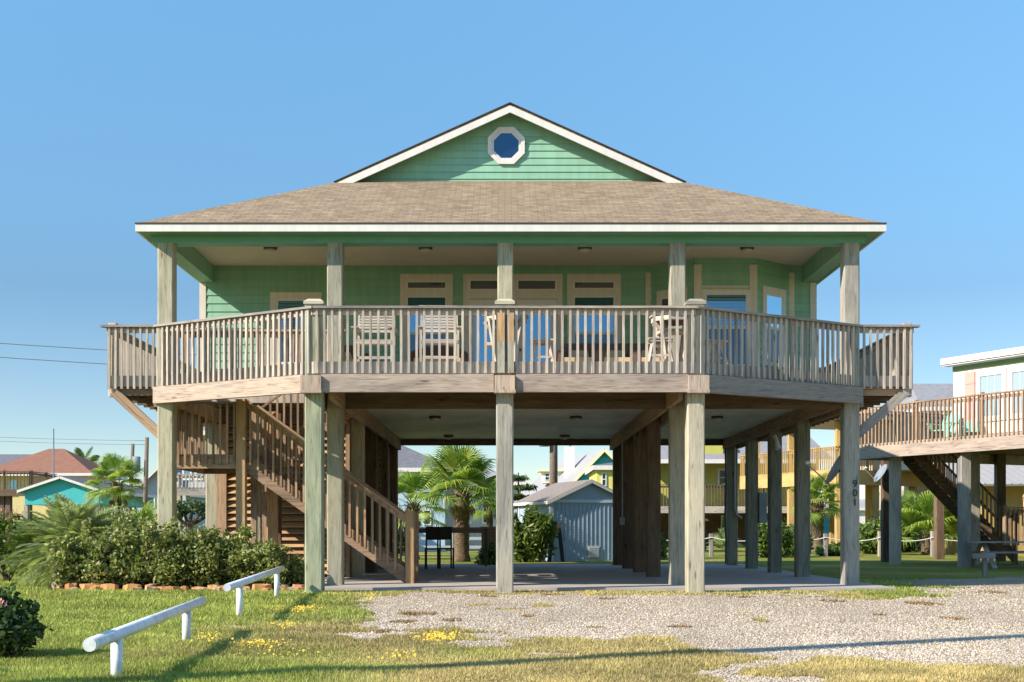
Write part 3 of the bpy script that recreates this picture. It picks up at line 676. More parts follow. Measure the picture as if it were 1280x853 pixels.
def bigmesh(name, V, Fc, cols=None, mat=None):
    me = bpy.data.meshes.new(name); n = len(V); k = Fc.shape[1]; m_ = len(Fc)
    me.vertices.add(n); me.vertices.foreach_set('co', V.astype(np.float32).ravel())
    me.loops.add(m_*k); me.loops.foreach_set('vertex_index', Fc.astype(np.int32).ravel())
    me.polygons.add(m_); me.polygons.foreach_set('loop_start', (np.arange(m_)*k).astype(np.int32)); me.polygons.foreach_set('loop_total', np.full(m_,k,np.int32))
    if cols is not None:
        at = me.color_attributes.new('tint','FLOAT_COLOR','POINT'); at.data.foreach_set('color', np.c_[cols,np.ones(n)].astype(np.float32).ravel())
    me.update(calc_edges=True); me.validate()
    if mat: me.materials.append(mat)
    o = bpy.data.objects.new(name, me); C.objects.link(o); return o
def tintmat(name, trans=.3, rough=.6):
    m, nt, b = newmat(name,(1,1,1),rough,.2); a = nt.nodes.new('ShaderNodeAttribute'); a.attribute_name='tint'; nt.links.new(a.outputs[0],b.inputs['Base Color'])
    if trans:
        tr = nt.nodes.new('ShaderNodeBsdfTranslucent'); nt.links.new(a.outputs[0],tr.inputs[0]); mx = nt.nodes.new('ShaderNodeMixShader'); mx.inputs[0].default_value = trans
        nt.links.new(b.outputs[0],mx.inputs[1]); nt.links.new(tr.outputs[0],mx.inputs[2]); nt.links.new(mx.outputs[0],nt.nodes['Material Output'].inputs[0])
    return m
# grass blades
def scatter(n, y0, y1, power=1.0):
    u = rng.random(n); y = 1/((1-u)*(1/y0)+u*(1/y1)) if power else y0+(y1-y0)*u
    x = (rng.random(n)*2-1)*(.425*y+.6); return x+.006*y, y
n = 520000
x, y = scatter(n, 8.4, 27)
g = gravel(x,y)
inslab = (y > 22.3) & (x > -3.95+np.clip((24-y)*1.0,-3,0)) & (x < 7.05)
bed = (y > 22.4) & (x > -8.4) & (x < -3)
keep = ~g & ~inslab & ~bed
xr = x[g & ~inslab]; yr = y[g & ~inslab]; pick = rng.random(len(xr)) < .012; 
x = np.r_[x[keep], xr[pick]]; y = np.r_[y[keep], yr[pick]]; n = len(x)
dry = np.clip((x+2.9+ (fnoise(x,y,1.5,11)-.5)*3)/2.4,0,1)*.8+.12*fnoise(x,y,2.5,19) + fnoise(x,y,.8,12)*.35*np.clip((x+4)/3,0,1)+ (fnoise(x,y,.35,14)-.5)*.3
wd = inweed(x,y); dry = np.where((x>6)&(y>18), .15, dry); dry = np.clip(dry,0,1)
far = y > 21
H = (.018+.045*rng.random(n))*(1-.4*dry)*(.5+1.0*fnoise(x,y,.6,13)); W = (.003+.0035*rng.random(n))*(.6+y/14)
th = rng.random(n)*2*np.pi; ln = rng.random(n)*.9*H; la = rng.random(n)*2*np.pi
V = np.zeros((n,3,3)); V[:,0] = np.c_[x-np.cos(th)*W, y-np.sin(th)*W, np.zeros(n)]; V[:,1] = np.c_[x+np.cos(th)*W, y+np.sin(th)*W, np.zeros(n)]
V[:,2] = np.c_[x+np.cos(la)*ln, y+np.sin(la)*ln, H]
gcol = np.array([.24,.31,.05]); dcol = np.array([.52,.40,.17]); lcol = np.array([.46,.47,.11])
t = (dry + (rng.random(n)-.5)*.5).clip(0,1)[:,None]; col = gcol*(1-t)+dcol*t; t2 = (rng.random(n)<.35)[:,None]*(1-t); col = col*(1-t2)+lcol*t2; col[wd] = np.array([.34,.21,.10])*(.6+.8*rng.random((wd.sum(),1))); col *= 1.12*((.62+.6*rng.random(n))*(.72+.5*fnoise(x,y,.45,21))*(.82+.36*fnoise(x,y,1.7,22)))[:,None]
cols = np.repeat(col,3,axis=0)
o = bigmesh('grass', V.reshape(-1,3), np.arange(3*n).reshape(-1,3), cols, tintmat('grass_blades',.35)); tag(o,'short green and straw coloured grass growing across the front lawn','grass',kind='stuff')
# pebbles
n = 240000
x, y = scatter(n, 8.4, 24); g = gravel(x,y) & ~((y>22.3)&(x<7.0)); extra = rng.random(n) < .012*(x>-3); g |= extra & (y<21.5); x=x[g]; y=y[g]; n=len(x)
oc = np.array([[1,0,0],[-1,0,0],[0,1,0],[0,-1,0],[0,0,1],[0,0,-1]],float); of = np.array([[0,2,4],[2,1,4],[1,3,4],[3,0,4],[2,0,5],[1,2,5],[3,1,5],[0,3,5]])
S = (.0045+.008*rng.random(n)**2)*(.75+y/26); P = oc[None]*S[:,None,None]*np.stack([.7+.8*rng.random((n,6)),.7+.8*rng.random((n,6)),.4+.5*rng.random((n,6))],2)
a = rng.random(n)*6.28; ca,sa = np.cos(a),np.sin(a); Q = P.copy(); Q[:,:,0] = P[:,:,0]*ca[:,None]-P[:,:,1]*sa[:,None]; Q[:,:,1] = P[:,:,0]*sa[:,None]+P[:,:,1]*ca[:,None]
Q += np.c_[x,y,S*.3][:,None,:]
v_ = rng.random(n)[:,None]; pc = np.array([.34,.265,.185])*(1-v_**.7)+np.array([.60,.505,.395])*v_**.7; 
pc = pc*(.80+.30*fnoise(x,y*.5,1.1,41)*1.0+.06*(fnoise(x,y,.25,42)-.5))[:,None]*np.where(np.abs(((x-.22*y)%1.9)-.95)[:,None]<.22,.93,1.0); 
Fc = (of[None]+ (np.arange(n)*6)[:,None,None]).reshape(-1,3)
o = bigmesh('gravel_stones', Q.reshape(-1,3), Fc, np.repeat(pc,6,axis=0), tintmat('pale_pebbles',0,.8)); tag(o,'loose pale shell and stone gravel covering the driveway','gravel',kind='stuff')
# yellow flowers (patches nobody could count)
fl_ = []
for px,py,rx,ry,k in ((372,765,30,4,420),(548,801,28,5,330),(322,809,40,3,130),(262,803,20,8,90),(500,826,26,6,45),(352,785,30,3,60),(462,750,9,2,40),(740,747,6,1.5,18),(340,822,60,12,40)):
    Yc = GY(py); 
    aa = rng.normal(0,.5,k); bb_ = rng.normal(0,.5,k)
    for a_,b2 in zip(aa,bb_): 
        yy = GY(py+b2*ry); fl_.append((X(px+a_*rx,yy),yy))
P = np.array(fl_); n=len(P); s = .004+.006*rng.random(n)**2; hgt = .02+.05*rng.random(n)
base = np.array([[-1,-1,0],[1,-1,0],[1,1,0],[-1,1,0]],float)
V = base[None]*s[:,None,None]; tilt = rng.random((n,1))*1.2-.2; V[:,:,2] = V[:,:,1]*tilt+rng.random((n,4))*.004; V += np.c_[P,hgt][:,None,:]
o = bigmesh('yellow_flowers', V.reshape(-1,3), np.arange(4*n).reshape(-1,4), None, paint('yellow_petals',(.70,.47,.04),.6,.1)); tag(o,'small bright yellow flowers in patches on the lawn','flowers',kind='stuff')
#@@PART2
# ================================================================ PLANTS
def mk(name, stops, trans=.35): return leafmat(name, stops, trans)
M['hedge'] = mk('hedge_leaves', [(0,(.08,.11,.035)),(.35,(.16,.20,.055)),(.72,(.29,.32,.10)),(.9,(.42,.42,.16)),(1,(.40,.28,.16))], .3)
M['darkleaf'] = mk('dark_leaves', [(0,(.03,.055,.02)),(.6,(.06,.10,.03)),(1,(.12,.17,.05))], .3)
M['midleaf'] = mk('mid_leaves', [(0,(.06,.10,.025)),(.5,(.12,.18,.04)),(1,(.22,.28,.07))], .35)
M['palm'] = mk('palm_leaves', [(0,(.13,.21,.035)),(.6,(.24,.34,.06)),(1,(.44,.46,.11))], .45)
M['silver'] = mk('feathery_leaves', [(0,(.16,.21,.07)),(.5,(.30,.36,.15)),(1,(.52,.54,.33))], .35)
M['deadleaf'] = mk('dead_palm_leaves', [(0,(.20,.13,.06)),(1,(.36,.26,.13))], .3)
M['pinkleaf'] = mk('pink_flowers', [(0,(.55,.16,.20)),(1,(.75,.32,.36))], .3)
def barkmat(name, a, b_):
    m, nt, b = newmat(name, a, .95, .05); v = mapping(nt,(3,3,9)); n = noise(nt,v,2.5,5,1,.65)
    nt.links.new(ramp(nt,n,[(.3,b_),(.7,a)]), b.inputs['Base Color']); bump(nt,b,n,.8,.04); return m
M['bark'] = barkmat('bark', (.20,.14,.09), (.07,.05,.035)); M['palmbark'] = barkmat('palm_bark', (.24,.17,.11), (.06,.04,.028))
M['stem'] = newmat('brown_stem', (.10,.07,.045), .9, .1)[0]
def leafcloud(blobs, n, size, seed, elong=1.6, up=.3, shell=.45):
    r = np.random.default_rng(seed); B = np.array(blobs,float); wgt = B[:,3]*B[:,4]*B[:,5]; wgt = wgt**.8; wgt /= wgt.sum()
    k = r.choice(len(B), n, p=wgt); d = r.normal(size=(n,3)); d /= np.linalg.norm(d,axis=1)[:,None]
    rad = (shell + (1-shell)*r.random(n)**.7)
    ph = np.sin(d[:,0]*5+k*1.3+seed)*np.cos(d[:,1]*6+k*2.1)*np.sin(d[:,2]*5+k)
    rad *= 1+.28*ph + .10*r.normal(size=n)
    P = B[k,:3] + d*rad[:,None]*B[k,3:6]
    P = P[P[:,2] > .01]; n = len(P)
    a = r.normal(size=(n,3)); a[:,2] += up; a /= np.linalg.norm(a,axis=1)[:,None]
    b = r.normal(size=(n,3)); b -= a*(a*b).sum(1)[:,None]; b /= np.linalg.norm(b,axis=1)[:,None]
    c = np.cross(a,b); s = size*(.6+.8*r.random(n))[:,None]
    V = np.stack([P-a*s*elong/2, P+b*s/2*.9+c*s*.12, P+a*s*elong/2, P-b*s/2*.9+c*s*.12],1)
    return V.reshape(-1,3), np.arange(4*n).reshape(-1,4)
def leafpart(name, V, Fc, mat, parent):
    off = np.array(OFF.get(rootof(parent).name, Vector())) if parent else 0
    o = bigmesh(name, V-off, Fc, None, mat); o.parent = parent; return o
def stems(cx, cy, cz, pts, r0, parent, name='stem', mat=None):
    mb = MB()
    for p in pts:
        p = Vector(p); b = Vector((cx+random.uniform(-.06,.06), cy+random.uniform(-.06,.06), cz)); m_ = b.lerp(p,.5)+Vector((random.uniform(-.08,.08),random.uniform(-.08,.08),.06))
        mb.tube([b,m_,p],[r0,r0*.7,r0*.25],5)
    return mb.build(name, mat or M['stem'], parent)
def shrub(name, label, cat, x, y, blobs, n, size, mat='hedge', seed=1, group=None, extra=None, elong=1.6, nst=9):
    t = thing(name, label, cat, (x,y,0), group)
    B = [(x+a,y+b,c,d,e,f) for a,b,c,d,e,f in blobs]
    V,Fc = leafcloud(B, n, size, seed, elong); leafpart('foliage', V, Fc, M[mat], t)
    pts = [(bb[0]+random.uniform(-.5,.5)*bb[3], bb[1]+random.uniform(-.5,.5)*bb[4], bb[2]+random.uniform(0,.6)*bb[5]) for bb in (B*nst)[:nst]]
    stems(x,y,0,pts,.022*max(1,size*12),t)
    if extra:
        V,Fc = leafcloud([(x+a,y+b,c,d,e,f) for a,b,c,d,e,f in extra[0]], extra[1], extra[2], seed+5); leafpart('blossom', V, Fc, M['pinkleaf'], t)
    return t
def fanfrond(seed, pet=.8, rad=.95, nseg=32, spread=105, droop=.35):
    r = random.Random(seed); mb = MB()
    mb.tube([(0,0,0),(pet*.5,0,.05),(pet,0,.03)],[.022,.014,.010],5)
    for k in range(nseg):
        th = R(-spread + 2*spread*k/(nseg-1)); L = rad*(.82+.18*math.cos(th*.8))*r.uniform(.92,1.05); dth = R(spread/nseg)*1.0
        zf = .10*math.cos(th); b = Vector((pet,0,.03))
        def P(f, t, z): return (pet+L*f*math.cos(t), L*f*math.sin(t), .03+z)
        d1 = droop*.12*L; d2 = droop*L*r.uniform(.7,1.3)
        mb.add([tuple(b), P(.5,th-dth,zf*.5-d1*.3), P(.5,th,zf*.5+.03-d1*.3), P(.5,th+dth,zf*.5-d1*.3), P(.8,th-dth*.5,zf*.4-d1*1.6), P(.8,th+dth*.5,zf*.4-d1*1.6), P(1.0,th+R(r.uniform(-3,3)),zf*.1-d2)],
               [(0,1,2),(0,2,3),(1,4,2),(2,4,5),(2,5,3),(4,6,5)])
    return mb
def featherfrond(seed, L=1.6, nl=56, ll=.40, droop=.55):
    r = random.Random(seed); mb = MB(); pts=[]
    for i in range(9):
        t=i/8; pts.append(Vector((L*(t*.96-.12*t*t), 0, L*(.35*t-droop*t*t))))
    mb.tube(pts,[.016*(1-t/9)+.003 for t in range(9)],4)
    for i in range(nl):
        t = .15+.85*i/(nl-1); f = t*8; a = pts[min(7,int(f))].lerp(pts[min(8,int(f)+1)], f-int(f)); l = ll*math.sin(math.pi*min(1,t*.9+.12))**.6
        for s in (-1,1):
            q = a + Vector((l*.55, s*l*.8, -l*.25*r.uniform(.4,1.6))); m_ = a.lerp(q,.5)+Vector((0,0,.05*l))
            ww = .010
            mb.add([a+Vector((-ww,0,0)), m_+Vector((-ww,0,0)), q, m_+Vector((ww,0,.004)), a+Vector((ww,0,.004))],[(0,1,3,4),(1,2,3)])
    return mb
def mesh_of(mb, name, mat):
    me = bpy.data.meshes.new(name); me.from_pydata(mb.v,[],mb.f); me.materials.append(mat); return me
FAN = [mesh_of(fanfrond(i), 'frond', M['palm']) for i in range(3)]; FAND = [mesh_of(fanfrond(i+10, droop=1.0, spread=80), 'dead_frond', M['deadleaf']) for i in range(2)]
FEA = [mesh_of(featherfrond(i), 'frond', M['silver']) for i in range(3)]; FEAG = [mesh_of(featherfrond(i+5, droop=.4), 'frond', M['midleaf']) for i in range(3)]
def palm(name, label, x, y, h, nf, scale, meshes, trunk_r=.2, dead=0, elev=(-35,80), seed=0, cat='palm', group=None, lean=(0,0), trunk=True):
    t = thing(name, label, cat, (x,y,0), group); r = random.Random(seed)
    top = Vector((x+lean[0], y+lean[1], h))
    if trunk:
        k = 14; pts = [Vector((x,y,-.05)).lerp(top, i/k) for i in range(k+1)]
        MB().tube(pts,[trunk_r*(1.35 if i==0 else 1.12 if i==1 else 1)*(1+.09*(i%2)) for i in range(k+1)],12).build('trunk', M['palmbark'], t, True)
        for i in range(14):       # old leaf bases
            a = i*2.4; z = h-.05-.028*i*trunk_r/.2; rr = trunk_r*.9
            MB().beam((top.x+math.cos(a)*rr*.6,top.y+math.sin(a)*rr*.6,z-.05),(top.x+math.cos(a)*rr*1.7,top.y+math.sin(a)*rr*1.7,z+.14),.07,.03).build('leaf_base', M['palmbark'], t)
    for i in range(nf):
        az = i*2.399+r.uniform(-.2,.2); f = i/max(1,nf-1); el = R(elev[1]+(elev[0]-elev[1])*f+r.uniform(-8,8))
        o = inst(meshes[i%len(meshes)], 'frond', t, top+Vector((math.cos(az)*.06,math.sin(az)*.06,.05-.25*f*scale)), 0)
        o.rotation_euler = (r.uniform(-.3,.3), -el, az); s_ = scale*r.uniform(.85,1.12); o.scale = (s_,)*3
    for i in range(dead):
        az = i*2.1; o = inst(FAND[i%2],'dead_frond',t,top+Vector((math.cos(az)*.1,math.sin(az)*.1,-.25)),0); o.rotation_euler=(r.uniform(-.3,.3), R(62+r.uniform(-10,14)), az); o.scale=(scale*.42,)*3
    return t
# hedge in front of the store room, left to right
hb = 'shrubs of the hedge in front of the house'
hl = ['leafy hedge shrub touching the silvery feathery plant','round hedge shrub second from the feathery plant','tall bulging shrub in front of the left corner stilt','hedge shrub below the raised stair landing','hedge shrub in front of the brown louvred panels','low hedge shrub at the stair post, behind the far white rail']
hp = [(108,.95,.58),(150,1.10,.68),(195,1.02,.66),(240,1.10,.68),(287,.95,.60),(325,.78,.46)]
for i,((px,hh,rr),lb) in enumerate(zip(hp,hl)):
    y = 23.15+.15*math.sin(i*2); x = X(px,y)
    rr *= .93; bl = [(0,0,hh*.46,rr*.9,.42,hh*.40),(-.3,.1,hh*.40,rr*.7,.55,hh*.42),(.32,-.15,hh*.45,rr*.65,.5,hh*.45),(.05,0,hh*.78,rr*.5,.4,hh*.26)]+[(random.uniform(-rr,rr),random.uniform(-.5,.4),hh*random.uniform(.3,1.08),random.uniform(.07,.2),random.uniform(.08,.2),random.uniform(.08,.2)) for _ in range(26)]
    shrub('hedge_shrub', lb, 'shrub', x, y, bl, 8200, .050, 'hedge', 20+i, hb, nst=26)
x,y = X(364,23.3),23.3
shrub('small_shrub','small shrub squeezed between the hedge and the front green stilt','shrub',x,y,[(0,0,.3,.28,.3,.3),(.12,0,.22,.22,.25,.24)],2200,.05,'hedge',31)
palm('feather_plant','big silvery green feathery plant arching at the left end of the hedge', X(92,24.2),24.2,.62,110,.80,FEA,seed=3,cat='ornamental palm',elev=(-25,84),trunk=False)
palm('feather_plant','smaller feathery plant bowing over the lawn left of the big one', X(58,24.8),24.8,.45,80,.66,FEAG+FEA[:1],seed=5,cat='ornamental palm',elev=(0,75),trunk=False)
palm('young_palm','young palm with a ragged crown rising behind the hedge', X(146,31),31,2.2,22,.46,FAN,trunk_r=.10,seed=6,dead=5,elev=(-35,75))
palm('fan_plant','low bright fan palm leaves behind the hedge, left of the corner stilt', X(178,28),28,.75,12,.55,FAN,seed=8,elev=(15,75),trunk=False)
shrub('pink_shrub','thin shrub with pink blossom tips at the left picture edge','shrub',X(8,26),26,[(0,0,.9,.6,.5,.55),(.3,0,.5,.35,.4,.45),(-.5,0,1.0,.5,.5,.6)],3200,.06,'midleaf',40,extra=([(.1,-.1,1.42,.3,.3,.14),(-.3,0,1.5,.25,.25,.12)],70,.04))
shrub('dark_bush','dark green bush on the lawn left of the near white rail','shrub',X(4,10.8),10.8,[(-.05,0,.30,.34,.34,.26),(.08,-.1,.24,.26,.26,.20),(-.25,.1,.36,.3,.3,.30),(-.06,.05,.48,.18,.2,.14),(.25,0,.22,.1,.1,.08),(.2,.1,.42,.08,.1,.08),(.3,-.1,.33,.07,.07,.06)],3600,.040,'darkleaf',41,nst=16,extra=([(.12,-.3,.5,.03,.03,.03)],6,.035))
shrub('dark_bush','dark bush standing outside the left picture edge','shrub',-5.2,8.9,[(0,0,.45,.5,.45,.45),(.2,-.3,.35,.4,.4,.35)],5000,.04,'darkleaf',42)
shrub('leafy_bush','leafy green bush behind the feathery plant, before the teal house','shrub',X(112,26.3),26.3,[(-.75,0,.65,.55,.5,.7),(0,0,.78,.6,.5,.8),(.6,0,.8,.55,.5,.75),(1.2,.1,.7,.5,.45,.65),(-.2,0,1.35,.25,.25,.3),(.5,0,1.4,.3,.25,.2)],8500,.055,'silver',43)
# stones edging the bed
sg = 'orange stones edging the flower bed'
def stone(x,y,sx,sy,sz,rz,seed,mat,label):
    r = random.Random(seed); n_=7; top=[]; bot=[]
    for k in range(n_):
        a=2*math.pi*k/n_; q=r.uniform(.72,1.12); bot.append((sx*q*math.cos(a)*1.03, sy*q*math.sin(a)*1.03,-.02)); top.append((sx*q*.93*math.cos(a+r.uniform(-.1,.1)), sy*q*.85*math.sin(a), sz*r.uniform(.6,1.1)))
    vs = bot+top+[(0,0,sz*1.02)]; fs=[(i,(i+1)%n_,n_+(i+1)%n_,n_+i) for i in range(n_)]+[(n_+i,n_+(i+1)%n_,2*n_) for i in range(n_)]+[tuple(range(n_-1,-1,-1))]
    me=bpy.data.meshes.new('edging_stone'); me.from_pydata(vs,[],fs); me.materials.append(mat); o=bpy.data.objects.new('edging_stone',me); C.objects.link(o); o.location=(x,y,0); o.rotation_euler=(0,0,rz); tag(o,label,'stone',sg); return o
smats = [paint('orange_stone',(.50,.25,.10),.9,.28,.1,9),paint('tan_stone',(.50,.36,.22),.9,.25,.1,9),paint('rust_stone',(.46,.19,.08),.9,.3,.1,9)]
px = 62; i = 0
marks = {0:'first pale flat stone at the left end of the bed edging'}
def stone_label(i, px, k):
    col = ['orange','tan','rust red'][k]
    where = ('under the feathery plant' if px<110 else 'below the left hedge shrubs' if px<190 else 'below the middle of the hedge' if px<260 else 'behind the far white rail' if px<350 else 'beside the front green stilt')
    return f'{col} flat stone in the low bed edging {where}'
while px < 378:
    r = random.Random(i+50); wpx = r.uniform(11,30); k = r.choice([0,0,1,0,2]) if px<330 else r.choice([2,1,2]); y = 22.55+r.uniform(-.10,.10)+(0.7 if px<75 else 0)
    stone(X(px+wpx/2,y), y, wpx*y/F*.55, r.uniform(.12,.2), r.uniform(.05,.125), r.uniform(-.3,.3), i, smats[k], stone_label(i,px,k)); 
    if r.random()<.7: k=r.choice([0,1,2]); stone(X(px+wpx*.7,y-.24), y-.24, r.uniform(.08,.14), .09, r.uniform(.05,.08), r.uniform(-1,1), i+200, smats[k], 'small loose '+stone_label(i,px,k))
    px += wpx+r.uniform(-1,2); i += 1
# mulch bed
tag(MB().prism([(-8.5,22.6),(-3.95,22.55),(-3.95,23.9),(-6.0,26.0),(-8.6,24.6)],-.1,.012).build('planting_bed', barkmat('mulch',(.10,.07,.05),(.04,.03,.02))), kind='structure')

# ---------------------------------------------------------------- white pipe rails
def piperail(label, ends, posts):
    t = thing('pipe_rail', label, 'pipe rail', (posts[0][0],posts[0][1],0), 'low white pipe rails on the lawn')
    MB().tube(ends,.048,20).build('rail', M['whitepaint'], t, True)
    e = Vector(ends[0]); d = (Vector(ends[1])-e).normalized(); MB().tube([e-d*.002,e-d*.010],.045,20).build('end_cap', M['whitepaint'], t)
    a,b_ = Vector(ends[0]),Vector(ends[1])
    for x,y in posts:
        f = (y-a.y)/(b_.y-a.y); q = a.lerp(b_,f); MB().tube([(q.x,y,-.1),(q.x,y,q.z-.02)],.043,18).build('post', M['whitepaint'], t, True)
piperail('near low white pipe rail beside the dark bush', [(-2.80,8.42,.335),(-3.24,13.35,.34)], [(-2.93,9.24),(-3.12,12.36)])
piperail('far low white pipe rail in front of the hedge stones', [(X(284,14.7),14.7,.42),(X(353,21.3),21.3,.43)], [(-3.38,15.8),(-3.74,20.4)])

# ---------------------------------------------------------------- poles and wires
def upole(label, x, y, h, r=.14, lean=(0,0), cross=True, transf=None, tz=None, arm_z=None):
    t = thing('utility_pole', label, 'utility pole', (x,y,0)); top=(x+lean[0],y+lean[1],h)
    MB().tube([(x,y,-.5),(x+lean[0]*.5,y+lean[1]*.5,h/2),top],[r,r*.9,r*.75],12).build('pole', barkmat('pole_wood',(.26,.2,.15),(.16,.12,.09)), t, True)
    if cross:
        az_ = arm_z or h-.5; MB().box(x+lean[0]-.9,x+lean[0]+.9,y-.22,y-.12,az_-.06,az_+.06).build('cross_arm', wood('grey','x'), t)
        for q in (-.8,-.3,.3,.8): MB().tube([(x+lean[0]+q,y-.17,az_+.06),(x+lean[0]+q,y-.17,az_+.2)],.04,8).build('insulator', M['steelgrey'], t)
    if transf: MB().tube([(x+transf,y-.1,tz-.35),(x+transf,y-.1,tz+.35)],.2,14).build('transformer', M['steelgrey'], t, True)
    return t
upole('utility pole left of the frame throwing a long shadow over the gravel', -8.24, 6.28, 12.5, .19, cross=False)
upole('utility pole with transformer behind the blue shed', X(692,48), 48, 8.6, .17, transf=-.36, tz=4.6)
upole('upright utility pole left of the corner stilt', X(180,62), 62, Z(547,62), .13, (.15,0), False, -.35, Z(580,62))
upole('leaning utility pole behind the young palm', X(160,76), 76, Z(555,76), .14, (.3,0), False)
def wire(name, label, P, Q, sag, r=.012, n=14, group=None):
    P,Q=Vector(P),Vector(Q); pts=[]
    for i in range(n+1):
        f=i/n; p=P.lerp(Q,f); p.z -= sag*4*f*(1-f); pts.append(p-P)
    mb=MB().tube(pts,r,5); o=mb.build(name, M['steelgrey'], None, True); o.location=P; tag(o,label,'cable',group)
wire('power_cable','upper of two dark cables crossing the sky left of the deck',(-26,38,7.62),(1.9,48,7.4),.35,.014)
wire('power_cable','lower of two dark cables crossing the sky left of the deck',(-26,38,7.20),(1.9,48,6.85),.35,.014)
wire('power_cable','upper faint cable just above the red roof',(X(-60,62),62,Z(544,62)),(X(181,62),62,Z(551,62)),.05,.012)
wire('power_cable','lower faint cable just above the red roof',(X(-60,62),62,Z(549,62)),(X(181,62),62,Z(556,62)),.05,.012)
t = thing('antenna_mast','thin tall antenna mast before the red roof','antenna',(X(67,61),61,0)); MB().tube([(X(67,61),61,0),(X(67,61),61,Z(536,61))],[.05,.03],8).build('mast', M['steelgrey'], t); MB().tube([(X(67,61)-.2,61,4.9),(X(67,61)+.2,61,4.9)],.015,5).build('cross_rod', M['steelgrey'], t)

# ================================================================ BLUE SHED
sh = thing('garden_shed','blue board garden shed with brown shingle roof behind the house','shed',(1.54,42,0))
N0 = Vector((1.54,42.0)); uf = Vector((.954,.30)); ul = Vector((-.30,.954)); Wd, Dp = 2.9, 3.45; ez, az2 = 2.07, 2.74
def sp(a,b_,z): q = N0+uf*a+ul*b_; return (q.x,q.y,z)
M['bluewall'] = paint('blue_siding',(.34,.42,.50),.6,.06); M['bluetrim'] = paint('pale_blue_trim',(.58,.62,.66),.5,.05)
mb = MB(); mb.add([sp(0,0,0),sp(Wd,0,0),sp(Wd,0,ez),sp(Wd/2,0,az2),sp(0,0,ez),sp(0,Dp,0),sp(Wd,Dp,0),sp(Wd,Dp,ez),sp(Wd/2,Dp,az2),sp(0,Dp,ez)],[(0,1,2,3,4),(9,8,7,6,5),(0,4,9,5),(1,6,7,2)])
mb.build('wall', M['bluewall'], sh)
fsh = ((N0.x,N0.y),(uf.x,uf.y),(ul.x*-1,ul.y*-1))
mb = MB()
for i in range(18):
    s0 = .08+i*.155; 
    if s0 < Wd-.1: mb.fbox(fsh,s0,s0+.018,0,.014,.05,1.96)
mb.build('batten', M['bluewall'], sh)
mb = MB(); mb.fbox(fsh,-.01,.09,.002,.03,0,ez-.1); mb.build('trim', M['bluetrim'], sh); mb = MB(); mb.fbox(fsh,Wd-.09,Wd+.01,.002,.03,0,ez-.1); mb.fbox(fsh,0,Wd,.002,.035,1.98,2.08)
fsl = ((N0.x,N0.y),(ul.x,ul.y),(-uf.x,-uf.y)); mb.fbox(fsl,0,.09,.002,.03,0,ez-.02); mb.fbox(fsl,Dp-.09,Dp,.002,.03,0,ez-.02); mb.build('trim', M['bluetrim'], sh)
mb = MB(); mb.fbox(fsh,1.35,1.75,.003,.04,.12,.5); 
v_o = mb.build('vent', M['white'], sh); mb = MB(); [mb.fbox(fsh,1.38,1.72,.041,.05,.15+i*.055,.175+i*.055) for i in range(6)]; mb.build('vent_slat', M['bluetrim'], v_o)
mb = MB(); o_=.14; k=(az2-ez)/(Wd/2)
for s in (0,1):
    e = -o_ if s==0 else Wd+o_; zz = ez-k*o_+.03
    pts = [sp(e,-.12,zz),sp(Wd/2,-.12,az2+.03),sp(Wd/2,Dp+.12,az2+.03),sp(e,Dp+.12,zz)]
    mb.slab(pts if s==0 else pts[::-1], .03)
mb.build('roof', paint('brown_shingle',(.22,.185,.165),.95,.25,.05,14), sh)
mb = MB(); zz=ez-k*o_-.015
for a0,a1,z0_,z1_ in ((-o_,Wd/2,zz,az2-.015),(Wd+o_,Wd/2,zz,az2-.015)):
    mb.beam(sp(a0,-.13,z0_-.03),sp(a1,-.13,z1_-.03),.02,.09)
mb.beam(sp(-o_-.01,-.12,zz-.02),sp(-o_-.01,Dp+.12,zz-.02),.02,.10); mb.build('fascia', M['white'], sh)
shrub('shed_bush','tall loose green bush covering the shed corner','shrub',X(668,40.8),40.8,[(0,0,.75,.55,.4,.72),(-.45,0,.5,.35,.35,.5),(.35,-.1,1.1,.35,.3,.5),(-.1,0,1.4,.25,.25,.4),(-.65,.1,.9,.3,.3,.6)],4200,.09,'midleaf',50,elong=2.8,nst=16)
t = thing('folded_chair','black folded garden chair leaning on the blue shed','chair',(X(695,41.2),41.2,.0)); xx=X(695,41.2)
for s in (-1,1): MB().beam((xx+s*.22,41.2,.0),(xx+s*.10,41.45,1.27),.13,.04,(0,1,0)).build('frame', M['blackwood'], t)
MB().tube([(xx+.12,41.43,1.2),(xx+.2,41.4,1.32),(xx+.27,41.3,1.1),(xx+.26,41.2,.7)],.012,6).build('strap', M['black'], t)
MB().box(xx-.11,xx+.11,41.36,41.4,.8,.86).build('cross_bar', M['blackwood'], t)
# things at the back of the slab
t = thing('bar_table','long dark wooden bar table at the back of the slab','table',(X(565,34.9),34.9,.055)); x0,x1 = X(504,34.9),X(612,34.9)
MB().box(x0,x1,34.6,35.1,1.10,1.14).build('tabletop', wood('grey','x'), t); MB().box(x0+.05,x1-.05,34.65,34.69,.98,1.099).build('apron', wood('brown','x'), t)
for a_ in (x0+.1,x1-.1):
    for b2 in (34.68,35.02): MB().post(a_,b2,.055,1.10,.07,.005).build('leg', wood('dark'), t)
def darkchair():
    t = thing('dark_chair','x','chair',(0,0,0)); MB().box(-.2,.2,-.2,.2,.50,.54).build('seat', M['blackwood'], t); MB().box(-.18,.18,.19,.22,.75,1.10).build('backrest', M['blackwood'], t)
    for a_ in (-.18,.18):
        MB().box(a_-.02,a_+.02,-.2,-.16,0,.50).build('leg', M['blackwood'], t); MB().box(a_-.02,a_+.02,.17,.21,0,1.1).build('leg', M['blackwood'], t)
    return t
dc = darkchair(); dc.location=(X(541,32.6),32.6,.055); dc['label']='dark chair at the bar table, nearest the stair newel'; dc['group']='dark chairs at the bar table'
